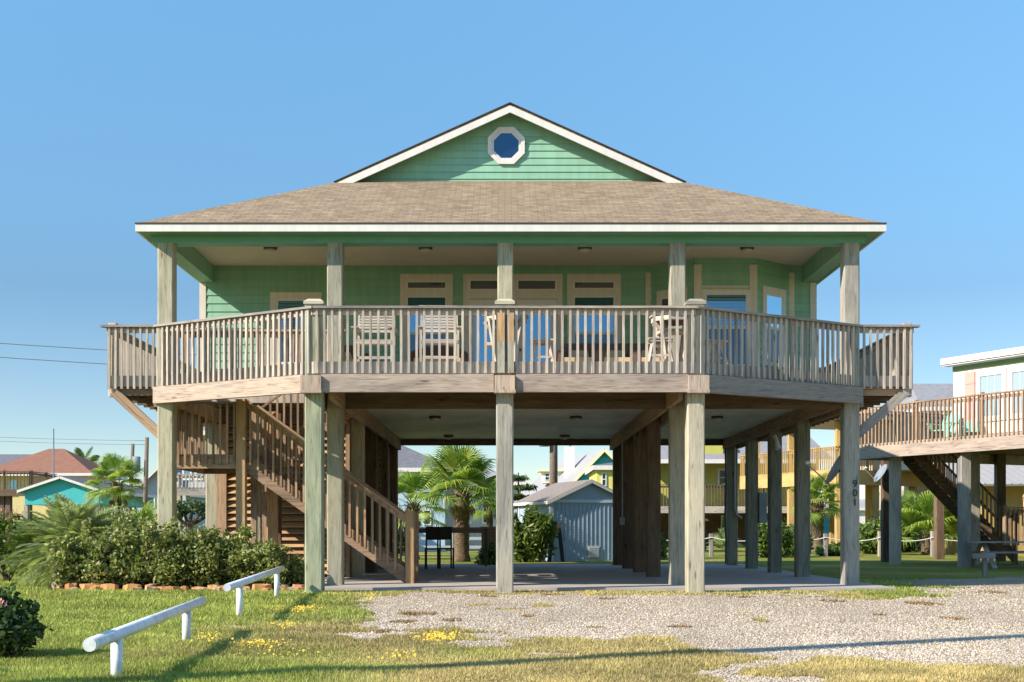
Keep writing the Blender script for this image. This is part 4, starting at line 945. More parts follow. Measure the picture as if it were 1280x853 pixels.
d2 = copy_tree(dc); d2.location=(X(557,33.0),33.0,.055); d2['label']='dark chair at the bar table, nearer the palm trunk'; d2.rotation_euler.z=.2
t = thing('planter_box','brown wooden planter box right of the palm trunk','planter',(X(614,36.6),36.6,0)); x0,x1=X(602,36.6),X(628,36.6)
MB().box(x0,x1,36.3,36.9,.0,1.1).build('box', wood('brown','x'), t); MB().box(x0-.04,x1+.04,36.26,36.94,1.101,1.16).build('rim', wood('orange','x'), t)
V,Fc = leafcloud([(X(612,36),36.1,.3,.4,.3,.35)],700,.07,61); t2 = thing('small_plant','small plant growing at the foot of the planter box','plant',(X(612,36),36.1,0)); leafpart('foliage',V,Fc,M['midleaf'],t2)
palm('fan_palm','large fan palm with a thick brown trunk behind the slab', X(577,41.5),41.5,2.4,22,1.02,FAN,trunk_r=.24,dead=8,elev=(-14,82),seed=11)
palm('fan_palm','smaller drooping fan palm left of the large one', X(516,44.5),44.5,2.0,18,.95,FAN,trunk_r=.2,dead=6,elev=(-30,70),seed=13)
palm('fan_palm','slim fan palm partly hidden behind the centre stilt', X(612,47),47,2.1,14,.6,FAN,trunk_r=.12,dead=4,elev=(-45,70),seed=14)
t = thing('rail_fence','low grey rail fence across the back lawn','fence',(X(560,50),50,0)); 
for z in (.35,.7,1.02): MB().box(X(440,50),X(690,50),49.98,50.02,z-.06,z+.06).build('rail', paint('fence_grey',(.35,.38,.38),.6), t) if z==.35 else MB().box(X(440,50),X(690,50),49.98,50.02,z-.06,z+.06).build('rail', bpy.data.materials['fence_grey'], t)
for i in range(5): xx=X(445+i*60,50); MB().box(xx-.05,xx+.05,49.9,49.97,0,1.1).build('post', bpy.data.materials['fence_grey'], t)
t = thing('pine_tree','thin dark tiered conifer right of the centre stilt','tree',(X(648,56),56,0)); MB().tube([(X(648,56),56,0),(X(648,56),56,3.6)],[.09,.03],7).build('trunk', M['bark'], t)
bl=[(X(648,56)+(.25 if i%2 else -.1),56,3.35-i*.42,.55+.04*i,.5,.07) for i in range(7)]; V,Fc=leafcloud(bl,1800,.11,70,3.0,shell=.1); leafpart('crown',V,Fc,M['darkleaf'],t)

# ================================================================ SATELLITE DISHES
def dish(label, x, y, z, aim, px_, py_):
    t = thing('satellite_dish', label, 'satellite dish', (x,y,z)); a = Vector(aim).normalized(); s_ = a.cross(Vector((0,0,1))).normalized(); u_ = s_.cross(a)
    vs=[]; fs=[]; c = Vector((x,y,z)); n_=20
    for r_i,rr in enumerate((0,.13,.24,.34)):
        for k in range(n_): th=2*math.pi*k/n_; vs.append(c+(s_*math.cos(th)*.92+u_*math.sin(th))*rr+a*(rr*rr*.75))
    for r_i in range(3):
        for k in range(n_): fs.append((r_i*n_+k,r_i*n_+(k+1)%n_,(r_i+1)*n_+(k+1)%n_,(r_i+1)*n_+k))
    mb=MB(); mb.add(vs,fs); o=mb.build('reflector', M['steelgrey'], t, True); so_=o.modifiers.new('thick','SOLIDIFY'); so_.thickness=.015
    f = c+a*.62-u_*.16; MB().tube([c-u_*.33,f],.014,6).build('arm', M['pvc'], t); MB().tube([f,f+a*-.07+u_*.05],.035,8).build('receiver', M['white'], t)
    MB().tube([c,c-a*.12,Vector((px_,py_,z-.3)),Vector((px_,py_,z-.55))],.025,8).build('mount', M['black'], t)
dish('satellite dish on the stilt bearing the house number', 6.42, 24.0, Z(588,24.0), (-.75,.35,.45), 6.45, 23.75)
dish('satellite dish on a stilt of the neighbouring cream house', X(1103,40.6), 40.6, Z(593,40.6), (-.8,-.1,.5), X(1108,41), 41)

# ================================================================ DECK FURNITURE
D = M['adiron']; DV = wood('blonde'); FZ = DZ+.002
def tallchair():
    t = thing('deck_chair','x','chair'); W2=.36
    for s in (-1,1):
        MB().beam((s*W2,-.32,0),(s*W2,-.30,.92),.045,.09).build('leg', DV, t); MB().beam((s*W2,.30,0),(s*W2*.96,.38,1.50),.045,.09).build('leg', DV, t)
        MB().box(s*W2-.07,s*W2+.07,-.38,.36,.925,.955).build('armrest', wood('blonde','y'), t)
    for i in range(6): MB().box(-.33,.33,-.32+i*.11,-.23+i*.11,.65,.675).build('seat_slat', D, t)
    MB().box(-.36,.36,-.36,-.33,.58,.66).build('seat_rail', D, t); MB().box(-.335,.335,-.33,-.30,.25,.31).build('footrest', D, t)
    for i in range(7): MB().box(-.34,.34,.30+.008*i,.325+.008*i,1.02+i*.062,1.062+i*.062).build('back_slat', D, t)
    MB().box(-.40,.40,.33,.37,1.47,1.53).build('top_rail', D, t); MB().box(-.34,.34,.30,.33,.93,.99).build('back_rail', D, t)
    return t
c1 = tallchair(); c1.location=(X(468.5,23.05),23.05,FZ); c1.scale=(.94,.9,.84); tag(c1,'tall slatted wooden deck chair on its own beside the green wall',group='tall slatted deck chairs')
c2 = copy_tree(c1); c2.location=(X(549,23.0),23.0,FZ); c2.rotation_euler.z=.06; tag(c2,'tall slatted wooden deck chair in front of the curved wicker seat')
def curvedseat(x, y):
    t = thing('wicker_loveseat','curved brown wicker seat behind the right tall deck chair','seat',(x,y,FZ))
    n_=18; vs=[]; fs=[]
    for i in range(n_+1):
        a = math.pi*(1.0-i/n_); hh = .55+.25*math.sin(a)
        for rr,z in ((.60,.05),(.60,hh),(.52,hh),(.52,.05)): vs.append((x+rr*math.cos(a), y+.15+rr*.7*math.sin(a), FZ+z))
    for i in range(n_):
        for k in range(4): fs.append((i*4+k,i*4+(k+1)%4,(i+1)*4+(k+1)%4,(i+1)*4+k))
    fs += [(0,1,2,3),(n_*4+3,n_*4+2,n_*4+1,n_*4)]
    mb=MB(); mb.add(vs,fs); mb.build('backrest', M['wicker'], t); MB().box(x-.5,x+.5,y-.2,y+.4,FZ+.05,FZ+.34).build('base', M['wicker'], t)
    MB().box(x-.46,x+.46,y-.18,y+.38,FZ+.342,FZ+.46).build('cushion', M['cushion'], t)
curvedseat(X(547,24.6),24.6)
def wickerchair():
    t = thing('wicker_armchair','x','armchair')
    MB().box(-.34,.34,-.34,.32,.06,.34).build('base', M['wicker'], t); MB().box(-.36,.36,.325,.42,.06,.84).build('backrest', M['wicker'], t)
    for s in (-1,1): MB().box(s*.40-.055,s*.40+.055,-.34,.42,.04,.60).build('armrest', M['wicker'], t)
    MB().box(-.33,.33,-.33,.32,.342,.47).build('seat_cushion', M['cushion'], t)
    cu = MB(); cu.add([(-.22,.16,.471),(.22,.16,.471),(.24,.31,.471),(-.24,.31,.471),(-.15,.24,.68),(.15,.24,.68),(.17,.31,.70),(-.17,.31,.70)],[(0,3,2,1),(4,5,6,7),(0,1,5,4),(1,2,6,5),(2,3,7,6),(3,0,4,7)]); cu.build('pillow', M['cushion'], t)
    return t
w1 = wickerchair(); w1.location=(X(725,24.75),24.75,FZ); tag(w1,'brown wicker armchair with tan cushion below the rightmost wall window',group='brown wicker armchairs')
for px,lb in ((770,'brown wicker armchair between the other two, against the green wall'),(815,'brown wicker armchair with tan cushion beside the bay wall')):
    w_ = copy_tree(w1); w_.location=(X(px,24.75),24.75,FZ); tag(w_,lb)
w_ = copy_tree(w1); w_.location=(X(430,25.0),25.0,FZ); w_.rotation_euler.z=.25; tag(w_,'dark wicker armchair behind the left porch post')
t = thing('side_table','low black side table beside the left double door','table',(X(589,26.5),26.5,FZ)); MB().box(X(589,26.5)-.2,X(589,26.5)+.2,26.3,26.7,FZ+.30,FZ+.36).build('tabletop', M['blackwood'], t)
for a_ in (-.16,.16):
    for b2 in (-.16,.16): MB().box(X(589,26.5)+a_-.02,X(589,26.5)+a_+.02,26.5+b2-.02,26.5+b2+.02,FZ,FZ+.30).build('leg', M['blackwood'], t)
def bartable():
    t = thing('bar_table','x','table')
    top = MB(); top.prism([(.47*math.cos(R(22.5+45*k)),.47*math.sin(R(22.5+45*k))) for k in range(8)],1.12,1.16); top.build('tabletop', D, t)
    ap = MB()
    for k in range(8):
        a0,a1=R(22.5+45*k),R(67.5+45*k); ap.beam((.42*math.cos(a0),.42*math.sin(a0),1.06),(.42*math.cos(a1),.42*math.sin(a1),1.06),.03,.11)
    ap.build('apron', D, t)
    for a_,b2 in ((-1,-1),(1,-1),(1,1),(-1,1)): MB().beam((a_*.14,b2*.14,0),(a_*.30,b2*.30,1.05),.05,.09).build('leg', DV, t)
    MB().beam((-.42,-.18,.98),(-.08,-.18,.55),.04,.10,(0,1,0)).build('brace', DV, t)
    MB().box(-.28,.28,-.24,.24,.78,.84).build('shelf', D, t); MB().box(-.40,-.2,-.2,.2,.50,.56).build('foot_rail', wood('blonde','y'), t)
    return t
b1 = bartable(); b1.location=(X(632,22.7),22.7,FZ); b1.scale=(.95,.95,.86); tag(b1,'tall octagonal wooden bar table behind the centre railing post',group='tall wooden bar tables on the deck')
b2_ = copy_tree(b1); b2_.location=(X(842,22.7),22.7,FZ); b2_.rotation_euler.z=.1; tag(b2_,'tall octagonal wooden bar table behind the right porch post')
def stool():
    t = thing('wooden_stool','x','stool'); 
    for i in range(4): MB().box(-.22,.22,-.19+i*.098,-.10+i*.098,.70,.735).build('seat_slat', D, t)
    MB().box(-.19,.19,-.17,-.14,.64,.70).build('seat_frame', D, t); MB().box(-.19,.19,.14,.17,.64,.70).build('seat_frame', D, t)
    for a_ in (-1,1):
        for b3 in (-1,1): MB().beam((a_*.22,b3*.2,0),(a_*.12,b3*.12,.68),.035,.06).build('leg', DV, t)
    MB().box(-.18,.18,-.19,-.16,.28,.33).build('stretcher', D, t)
    return t
s1 = stool(); s1.location=(X(677.5,22.8),22.8,FZ); s1.scale=(1,1,.76); tag(s1,'slatted wooden stool in front of the right double door',group='slatted wooden stools')
for px,yy,lb in ((890,22.9,'slatted wooden stool in front of the big bay window'),(825,22.6,'slatted wooden stool left of the right bar table')):
    q = copy_tree(s1); q.location=(X(px,yy),yy,FZ); q.rotation_euler.z=.4 if px>850 else 0; q.location.z=FZ; tag(q,lb)

# ================================================================ NEIGHBOURING HOUSES
def simple_window(root, fr, s0, s1, z0, z1, trim=.08, tm=None, mat=None, bars=False):
    mb=MB(); D_=.05
    for a,b,c,d in ((s0,s1,z0,z0+trim),(s0,s1,z1-trim,z1),(s0,s0+trim,z0+trim,z1-trim),(s1-trim,s1,z0+trim,z1-trim),(s0+trim,s1-trim,(z0+z1)/2-.02,(z0+z1)/2+.02)): mb.fbox(fr,a,b,.003,D_,c,d)
    if bars:
        for k in (1,2): q=s0+trim+(s1-s0-2*trim)*k/3; mb.fbox(fr,q-.01,q+.01,.022,.03,z0+trim,z1-trim)
    w_=mb.build('window', tm or M['white'], root); MB().fbox(fr,s0+trim,s1-trim,.012,.02,z0+trim,z1-trim).build('pane', mat or M['glass'], w_); return w_
def rails(root, pts, zt, zb, kind, gap=.16, bw=.045, post_every=2.2, indiv=False):
    for P,Q in zip(pts[:-1],pts[1:]):
        P,Q=Vector(P),Vector(Q); d=Q-P; L=d.length; d.normalize(); ax='x' if abs(d.x)>abs(d.y) else 'y'
        obeam('cap_rail',(P.x,P.y,zt-.02),(Q.x,Q.y,zt-.02),.13,.04,kind,root); obeam('railing',(P.x,P.y,zt-.13),(Q.x,Q.y,zt-.13),.04,.09,kind,root); r=root
        n_=int(L/gap); js=MB(); nn=Vector((d.y,-d.x)); nn = nn if nn.y<0 else -nn
        for i in range(n_+1):
            p=P+d*(i+.5)*L/(n_+1)+nn*.045
            if indiv: inst(balmesh(zt-.05-zb,kind,bw),'baluster',r,(p.x,p.y,zb),math.atan2(d.y,d.x))
            else: js.beam((p.x,p.y,zb),(p.x,p.y,zt-.05),bw,bw)
        if not indiv: js.build('baluster', wood(kind), r)
        for i in range(int(L/post_every)+1): p=P+d*min(L,i*post_every+.1)-nn*.06; MB().post(p.x,p.y,zb,zt+.06,.11,.01).build('railing_post', wood(kind), root)
def hip(root, x0,x1,y0,y1,z,zr,ins,mat,over=.4,t=.12,name='roof',mat2=None):
    x0-=over;x1+=over;y0-=over;y1+=over; ym=(y0+y1)/2; a=(x0+ins,ym,zr); b=(x1-ins,ym,zr)
    vs=[(x0,y0,z),(x1,y0,z),(x1,y1,z),(x0,y1,z),a,b]; mb=MB(); mb.add(vs,[(0,1,5,4),(1,2,5),(2,3,4,5),(3,0,4)]); r=mb.build(name,mat,root)
    mb=MB(); mb.box(x0,x1,y0,y0+.04,z-.2,z-.003); mb.box(x0,x1,y1-.04,y1,z-.2,z-.003); mb.box(x0,x0+.04,y0+.04,y1-.04,z-.2,z-.003); mb.box(x1-.04,x1,y0+.04,y1-.04,z-.2,z-.003); mb.box(x0+.04,x1-.04,y0+.04,y1-.04,z-.1,z-.06); mb.build('fascia', mat2 or M['white'], r); return r
def gable(root, fr, s0, s1, depth, z, za, wallmat, roofmat, trim=None, z0=0, over=.3, wall=True):
    (ox,oy),(ux,uy),(nx,ny)=fr; mid=(s0+s1)/2
    def P(s,d,zz): return (ox+ux*s+nx*d, oy+uy*s+ny*d, zz)
    if wall:
        mb=MB(); mb.add([P(s0,0,z0),P(s1,0,z0),P(s1,0,z),P(mid,0,za),P(s0,0,z),P(s0,-depth,z0),P(s1,-depth,z0),P(s1,-depth,z),P(mid,-depth,za),P(s0,-depth,z)],[(0,1,2,3,4),(9,8,7,6,5),(0,4,9,5),(1,6,7,2),(0,5,6,1)]); mb.build('wall', wallmat, root)
    k=(za-z)/(mid-s0); mb=MB(); tr=MB(); e=.03
    for sg_,sa in ((-1,s0-over),(1,s1+over)):
        zz=z-k*over+e; pts=[P(sa,over,zz),P(mid,over,za+e),P(mid,-depth-over,za+e),P(sa,-depth-over,zz)]
        mb.slab(pts if sg_<0 else pts[::-1],.05); tr.beam(P(sa,over+.012,zz-.09),P(mid,over+.012,za+e-.09),.02,.11)
        tr.beam(P(sa+sg_*.012,over,zz-.10),P(sa+sg_*.012,-depth-over,zz-.10),.02,.17)
    r=mb.build('roof',roofmat,root); tr.build('fascia',trim or M['white'],r); return r
FX = ((0,0),(1,0),(0,-1))
def fy(y): return ((0,y),(1,0),(0,-1))
M['redroof']=paint('red_shingle',(.25,.125,.085),.95,.12,.05,3); M['greyroof']=paint('grey_shingle',(.24,.235,.24),.95,.15,.05,4); M['darkroof']=paint('dark_grey_shingle',(.15,.145,.155),.95,.18,.05,4); M['whiteroof']=paint('pale_metal_roof',(.33,.31,.29),.5,.05)
M['yellow']=paint('pale_yellow_siding',(.62,.50,.22),.6,.06); M['lime']=paint('lime_yellow_siding',(.47,.44,.10),.6,.06); M['teal']=paint('teal_siding',(.06,.42,.42),.55,.06); M['creamwall']=paint('cream_siding',(.78,.68,.57),.55,.04)
M['greywall']=paint('grey_siding',(.45,.46,.48),.6,.06); M['paleblue']=paint('pale_blue_siding',(.38,.50,.62),.6,.06); M['pink']=paint('pink_shutter',(.76,.33,.27),.55,.05); M['beigewall']=paint('beige_siding',(.55,.48,.38),.6,.06); M['mintchair']=paint('mint_plastic',(.22,.62,.45),.45,.05); M['seagreen']=paint('sea_green_siding',(.09,.42,.33),.6,.06)
M['yeltrim']=paint('yellow_trim',(.75,.70,.38),.6,.05)
# R1 cream house with pink shutter and deck
r1 = thing('cream_house','cream stilt house with pink shutter at the right picture edge','house',(13,38,0))
u=(.474,-.881); nn_=(-.881,-.474); E0=(11.0,39.2); fd=(E0,u,nn_)
def fp(fr,s,d): return (fr[0][0]+fr[1][0]*s+fr[2][0]*d, fr[0][1]+fr[1][1]*s+fr[2][1]*d)
mb=MB(); mb.prism([fp(fd,0,0),fp(fd,9.5,0),fp(fd,9.5,-9),fp(fd,0,-9)],3.60,3.74); mb.build('deck_floor', wood('dark','x'), r1)
p_,q_=fp(fd,-.02,.03),fp(fd,9.5,.03); obeam('band_beam',(*p_,3.495),(*q_,3.495),.058,.45,'band',r1)
mb=MB(); mb.fbox(fd,-.06,-.002,-9,.06,3.27,3.72); mb.build('band_beam', wood('band','y'), r1)
rails(r1,[fp(fd,0,.03),fp(fd,9.4,.03)],4.86,3.66,'brown',.15,.045,2.4,indiv=True)
rails(r1,[fp(fd,0,-8.5),fp(fd,0,-.05)],4.856,3.66,'rail',.15)
fw=(fp(fd,0,-2.6),u,nn_)
def s_of(px): k=(px-VX)/F; o=fw[0]; return (o[1]*k-o[0])/(u[0]-u[1]*k)
def Ys(s): return fw[0][1]+u[1]*s
sC=s_of(1192)
mb=MB(); P_=[fp(fw,sC,0),fp(fw,9.5,0),fp(fw,9.5,-6.5),fp(fw,sC,-6.5)]; mb.prism(P_,3.75,6.17); mb.build('wall', M['creamwall'], r1)
mb=MB(); 
for i in range(26): s=sC+.02+i*.2; mb.fbox(fw,s,s+.015,.001,.012,3.8,6.0) if s<9.3 else None
mb.build('batten', M['creamwall'], r1)
mb=MB(); mb.fbox(fw,sC-.01,9.5,.013,.035,6.0,6.16); mb.build('frieze', paint('olive_trim',(.27,.40,.17),.6,.05), r1)
a_,b_=s_of(1207.5),s_of(1219.5); mb=MB(); mb.fbox(fw,a_,b_,.013,.05,4.05,5.92); mb.fbox(fw,a_-.0,b_,.052,.062,5.55,5.6); mb.build('shutter', M['pink'], r1)
for p0,p1 in ((1221,1259),(1261,1300)):
    a_,b_=s_of(p0),s_of(p1); simple_window(r1,fw,a_,b_,4.35,5.90,.16,M['white'],glass('cream_house_glass',(.36,.42,.42),.3,rcol=(.55,.75,.85)),True)
mb=MB(); q=[fp(fw,sC-.20,.30),fp(fw,9.6,.30),fp(fw,9.6,-7),fp(fw,sC-.20,-7)]
zz=[6.42,6.42,7.6,7.6]; mb.slab([(x,y,z) for (x,y),z in zip(q,zz)],.05,(0,0,1)); rf=mb.build('roof', paint('brown_roof',(.16,.12,.10),.9,.2), r1)
mb=MB(); mb.fbox(fw,sC-.22,9.6,.302,.34,6.22,6.41); k_=fp(fw,sC-.21,.30); k2=fp(fw,sC-.21,-7); mb.beam((k_[0],k_[1],6.29),(k2[0],k2[1],7.46),.03,.2); mb.fbox(fw,sC-.18,9.6,.02,.30,6.175,6.2); mb.build('fascia', M['white'], rf)
for x,y in ((X(1119,38.2),38.2),(X(1205.5,35.75),35.75),(X(1108,41),41),(X(1217,38),38.0),(X(1295,33),33),(X(1180,44),44.5),(X(1250,42),42)):
    MB().post(x,y,-.2,3.6,.30,.02).build('pile', wood('pilegray' if y<39 else 'dark'), r1)
# its stairs
xs0,xs1=X(1140,39),X(1262,39); mb=MB(); zs=lambda x: 3.35-(x-xs0)*(3.35-.15)/(xs1-xs0)
for y in (38.6,39.8):
    vs=[]
    for yy in (y,y+.05): vs+=[(xs0,yy,zs(xs0)-.15),(xs1,yy,max(0,zs(xs1)-.15)),(xs1,yy,zs(xs1)+.3),(xs0,yy,zs(xs0)+.3)]
    mb.add(vs,[(0,1,2,3),(7,6,5,4),(0,4,5,1),(1,5,6,2),(2,6,7,3),(3,7,4,0)])
st=mb.build('stairs', wood('dark','x'), r1)
for i in range(14): x=xs0+(i+.5)*(xs1-xs0)/14; MB().box(x-.14,x+.14,38.66,39.79,zs(x)+.15,zs(x)+.19).build('step', wood('dark','y'), st)
for y in (38.58,39.86):
    MB().beam((xs0+.3,y,zs(xs0+.3)+1.2),(xs1,y,zs(xs1)+1.2),.09,.05).build('handrail', wood('dark','x'), st)
    for i in range(22): x=xs0+.35+i*.13; inst(balmesh(1.0,'brown',.04),'baluster',st,(x,y-.02,zs(x)+.2)) if x<xs1 else None
MB().post(xs1,38.6,0,zs(xs1)+1.45,.14,.01).build('newel', wood('dark'), st)
rails(r1,[(X(1253,37.5),37.5),(X(1330,37.5),37.5)],1.75,.6,'brown',.14)
# chairs on that deck
def adirondack():
    t=thing('garden_chair','x','chair')
    for i in range(5): o_=-.2+i*.1; MB().beam((o_,.15,.30),(o_*1.25,.42,.98-.05*abs(i-2)),.08,.02,(0,1,0)).build('back_slat', M['mintchair'], t)
    MB().beam((0,.2,.28),(0,-.35,.38),.5,.03).build('seat', M['mintchair'], t)
    for s in (-1,1):
        MB().box(s*.32-.06,s*.32+.06,-.4,.25,.58,.61).build('armrest', M['mintchair'], t); MB().box(s*.30-.03,s*.30+.03,-.38,-.30,0,.58).build('leg', M['mintchair'], t); MB().beam((s*.28,-.3,.34),(s*.28,.5,.02),.03,.10).build('leg', M['mintchair'], t)
    return t
g1=adirondack(); g1.location=(X(1181,38.6),38.6,3.742); g1.rotation_euler.z=-.9; tag(g1,'mint green garden chair left of the deck post at the cream house',group='mint chairs on the neighbouring deck')
g2=copy_tree(g1); g2.location=(X(1217,37.6),37.6,3.742); g2.rotation_euler.z=-.4; g2.scale=(.8,.8,.7); tag(g2,'smaller mint green garden chair below the pink shutter')
# picnic table
t=thing('picnic_table','grey wooden picnic table under the neighbouring cream house','table',(X(1250,35),35,0)); x0,x1=X(1216,35),X(1312,35)
MB().box(x0,x1,34.7,35.45,.70,.745).build('tabletop', wood('grey','x'), t)
for y in (34.2,35.75): MB().box(x0,x1,y,y+.26,.42,.46).build('bench_seat', wood('grey','x'), t)
for x in (x0+.3,x1-.3):
    MB().beam((x,34.15,0),(x,35.0,.70),.05,.12,(1,0,0)).build('leg', wood('grey'), t); MB().beam((x,36.0,0),(x,35.15,.70),.05,.12,(1,0,0)).build('leg', wood('grey'), t); MB().box(x+.03,x+.07,34.3,35.9,.36,.42).build('cross_beam', wood('grey','y'), t)
t=thing('low_barrier','low grey wooden barrier before the picnic table','barrier',(X(1231,29.5),29.5,0)); xx=X(1231,29.5); MB().box(xx-.05,xx+.05,29.45,29.55,-.1,.46).build('post', wood('grey'), t); MB().box(xx-.32,xx+.22,29.40,29.44,.40,.52).build('beam', wood('grey','x'), t)
# R2 yellow wood deck house
r2=thing('timber_deck_house','stilt house with bright yellow timber deck beyond the right stilts','house',(15,60,0)); u2=(.356,-.934); A_=(12.4,65.6); f2=(A_,u2,(-.934,-.356)); L2=8.4
B_=fp(f2,L2,0); ucc=(.80,.60); Cc=(B_[0]+ucc[0]*6.5,B_[1]+ucc[1]*6.5); D2=(A_[0]+6,A_[1]+4)
MB().prism([A_,B_,Cc,D2],3.75,3.85).build('deck_floor', wood('yellow','x'), r2)
mb=MB(); mb.fbox(f2,0,L2,.002,.06,3.15,3.84); mb.build('band_beam', wood('yellow','y'), r2); f3=(B_,ucc,(ucc[1],-ucc[0])); mb=MB(); mb.fbox(f3,0,6.5,.002,.06,3.15,3.84); mb.build('band_beam', wood('yellow','x'), r2)
rails(r2,[A_,B_],4.92,3.8,'yellow',.17,.05); rails(r2,[B_,Cc],4.916,3.8,'yellow',.17,.05)
for fr,s,d in ((f2,1.0,-.3),(f2,4.2,-.3),(f2,8.1,-.3),(f3,3.2,-.3),(f3,6.2,-.3),(f2,3,-3.6),(f2,6,-3.6)): x,y=fp(fr,s,d); MB().post(x,y,-.2,6.1 if d>-1 else 3.7,.33,.02).build('pile', wood('yellow'), r2)
mb=MB(); mb.prism([fp(f2,5.6,-2.6),fp(f2,8.6,-2.6),fp(f2,8.6,-8),fp(f2,5.6,-8)],3.86,6.1); mb.build('wall', M['beigewall'], r2)
mb=MB(); mb.prism([fp(f2,3.4,.5),fp(f2,9.2,.5),fp(f2,9.2,-9),fp(f2,3.4,-9)],6.12,6.42); mb.build('roof', M['whiteroof'], r2)
# R3 lime house
r3=thing('lime_house','lime yellow house with grey roof and dark railing seen between right stilts','house',(11,72,0)); x0,x1=X(800,72),X(1022,72)
MB().box(x0,x1,72,79,2.4,4.95).build('wall', M['lime'], r3); MB().box(x0,x1,72.5,79,0,2.39).build('lower_wall', wood('dark'), r3)
mb=MB(); mb.slab([(x0-.5,70.2,4.95),(x1+.5,70.2,4.95),(x1+.5,77,7.0),(x0-.5,77,7.0)],.12); mb.slab([(x0-.5,77,7.0),(x1+.5,77,7.0),(x1+.5,84,4.9),(x0-.5,84,4.9)],.12); rf=mb.build('roof', M['greyroof'], r3); MB().box(x0-.5,x1+.5,70.12,70.19,4.75,4.98).build('fascia', M['white'], rf)
gable(r3,((0,71.6),(1,0),(0,-1)),X(862,71.6),X(904,71.6),5,6.2,7.1,M['lime'],M['greyroof'],M['yeltrim'],z0=5.35,over=.15)
for p0,p1 in ((897,911),(850,866),(925,938),(962,978)): simple_window(r3,fy(72),X(p0,72),X(p1,72),3.5,4.55,.1)
MB().box(x0,x1,69.9,71.95,2.22,2.34).build('deck_floor', wood('grey','x'), r3); MB().box(x0,x1,69.84,69.89,1.95,2.33).build('band_beam', wood('rail','x'), r3)
rails(r3,[(x0,69.95),(x1,69.95)],3.55,2.3,'dark',.17,.04); simple_window(r3,((0,72.5),(1,0),(0,-1)),X(901,72.5),X(910,72.5),.05,1.85,.08)
for px_ in (810,860,940,1010): MB().post(X(px_,70),70,-.2,1.95,.28).build('pile', wood('grey'), r3)
r3b=thing('yellow_cottage','small bright yellow cottage wall with white window above the shed roof','house',(4.6,56,0)); MB().box(X(746,56),X(800,56),56,61,0,3.8).build('wall', paint('sunny_yellow_siding',(.60,.54,.14),.6,.06), r3b); hip(r3b,X(746,56),X(800,56),56,61,3.92,4.2,1.2,M['darkroof'],.2); simple_window(r3b,fy(56),X(752,56),X(758,56),3.0,3.6,.04)
# R4 teal house, pale roof
r4=thing('teal_gabled_house','teal house with pale roof and white chimney behind the shed','house',(5,75,0))
def tri(mb,pts): mb.add(pts,[tuple(range(len(pts)))])
G=(5.62,70.3,5.6); H_=(3.4,86,5.6); e1=(3.3,70.5,3.2); e2=(.6,87,3.0); e3=(8.2,70.1,3.0); e4=(6.3,87,3.0)
mb=MB(); mb.slab([e2,e1,G,H_],.1,(-.5,-.3,.8)); mb.slab([G,e3,e4,H_],.1,(.6,-.1,.8)); mb.build('roof', M['whiteroof'], r4)
mb=MB(); mb.add([(3.5,70.8,0),(8.0,70.5,0),(8.0,70.5,3.0),(5.62,70.6,5.4),(3.5,70.8,3.2),(.9,86.7,0),(6.2,86.9,0),(.9,86.7,2.95),(6.2,86.9,2.95)],[(0,1,2,3,4),(0,4,7,5),(1,6,8,2)]); mb.build('wall', M['teal'], r4)
mb=MB(); mb.beam((3.3,70.46,3.12),(5.62,70.26,5.52),.05,.16); mb.beam((8.2,70.06,2.92),(5.62,70.26,5.52),.05,.16); mb.build('fascia', M['yeltrim'], r4)
ch=MB().box(3.55,4.15,74,74.6,3.2,5.95).build('chimney', M['white'], r4); MB().tube([(3.85,74.3,5.951),(3.85,74.3,6.25)],.1,8).build('chimney_pot', M['steelgrey'], ch)
dm=MB().box(X(678,77),X(705,77),77,79,3.9,4.6).build('dormer', M['creamwall'], r4); MB().box(X(672,77),X(709,77),76.8,79.2,4.602,4.75).build('dormer_roof', M['yeltrim'], dm)
simple_window(dm,fy(77),X(681,77),X(687,77),4.05,4.5,.04); simple_window(dm,fy(77),X(692,77),X(698,77),4.05,4.5,.04)
for o in list(bpy.data.objects):      # keep the window panes at sub-part depth
    if o.name.startswith('window') and o.parent == dm: o.parent = r4
# R5 building with pale metal roof, R6 grey roof
r5=thing('metal_roof_building','yellowish building with pale ribbed metal roof behind the neighbouring stairs','building',(18,50,0)); x0,x1=X(1228,50),X(1400,50)
MB().box(x0,x1,50,56,0,2.85).build('wall', paint('ochre_siding',(.42,.29,.10),.7,.08), r5); mb=MB(); mb.slab([(x0-1.2,49.2,2.85),(x1,49.2,2.85),(x1,54,4.45),(x0-1.6,54,4.45)],.08); rf=mb.build('roof', M['whiteroof'], r5)
mb=MB(); [mb.beam((x0-1.25+i*.35,49.2,2.875),(x0-1.55+i*.35,54,4.475),.04,.03) for i in range(22)]; mb.build('roof_rib', M['whiteroof'], rf)
rails(r5,[(x0+.8,48),(x1,48)],2.35,1.3,'orange',.17,.05)
r6=thing('grey_roof_house','house with plain grey shingle roof beside the pink shutter house','house',(23,62,0)); x0,x1=X(1160,62),X(1400,62); MB().box(x0,x1,62,70,0,7.0).build('wall', M['beigewall'], r6); hip(r6,x0,x1,62,70,7.1,8.75,.9,M['greyroof'],.5)
simple_window(r6,fy(62),X(1150,62)+1,X(1150,62)+1.9,5.0,6.4)
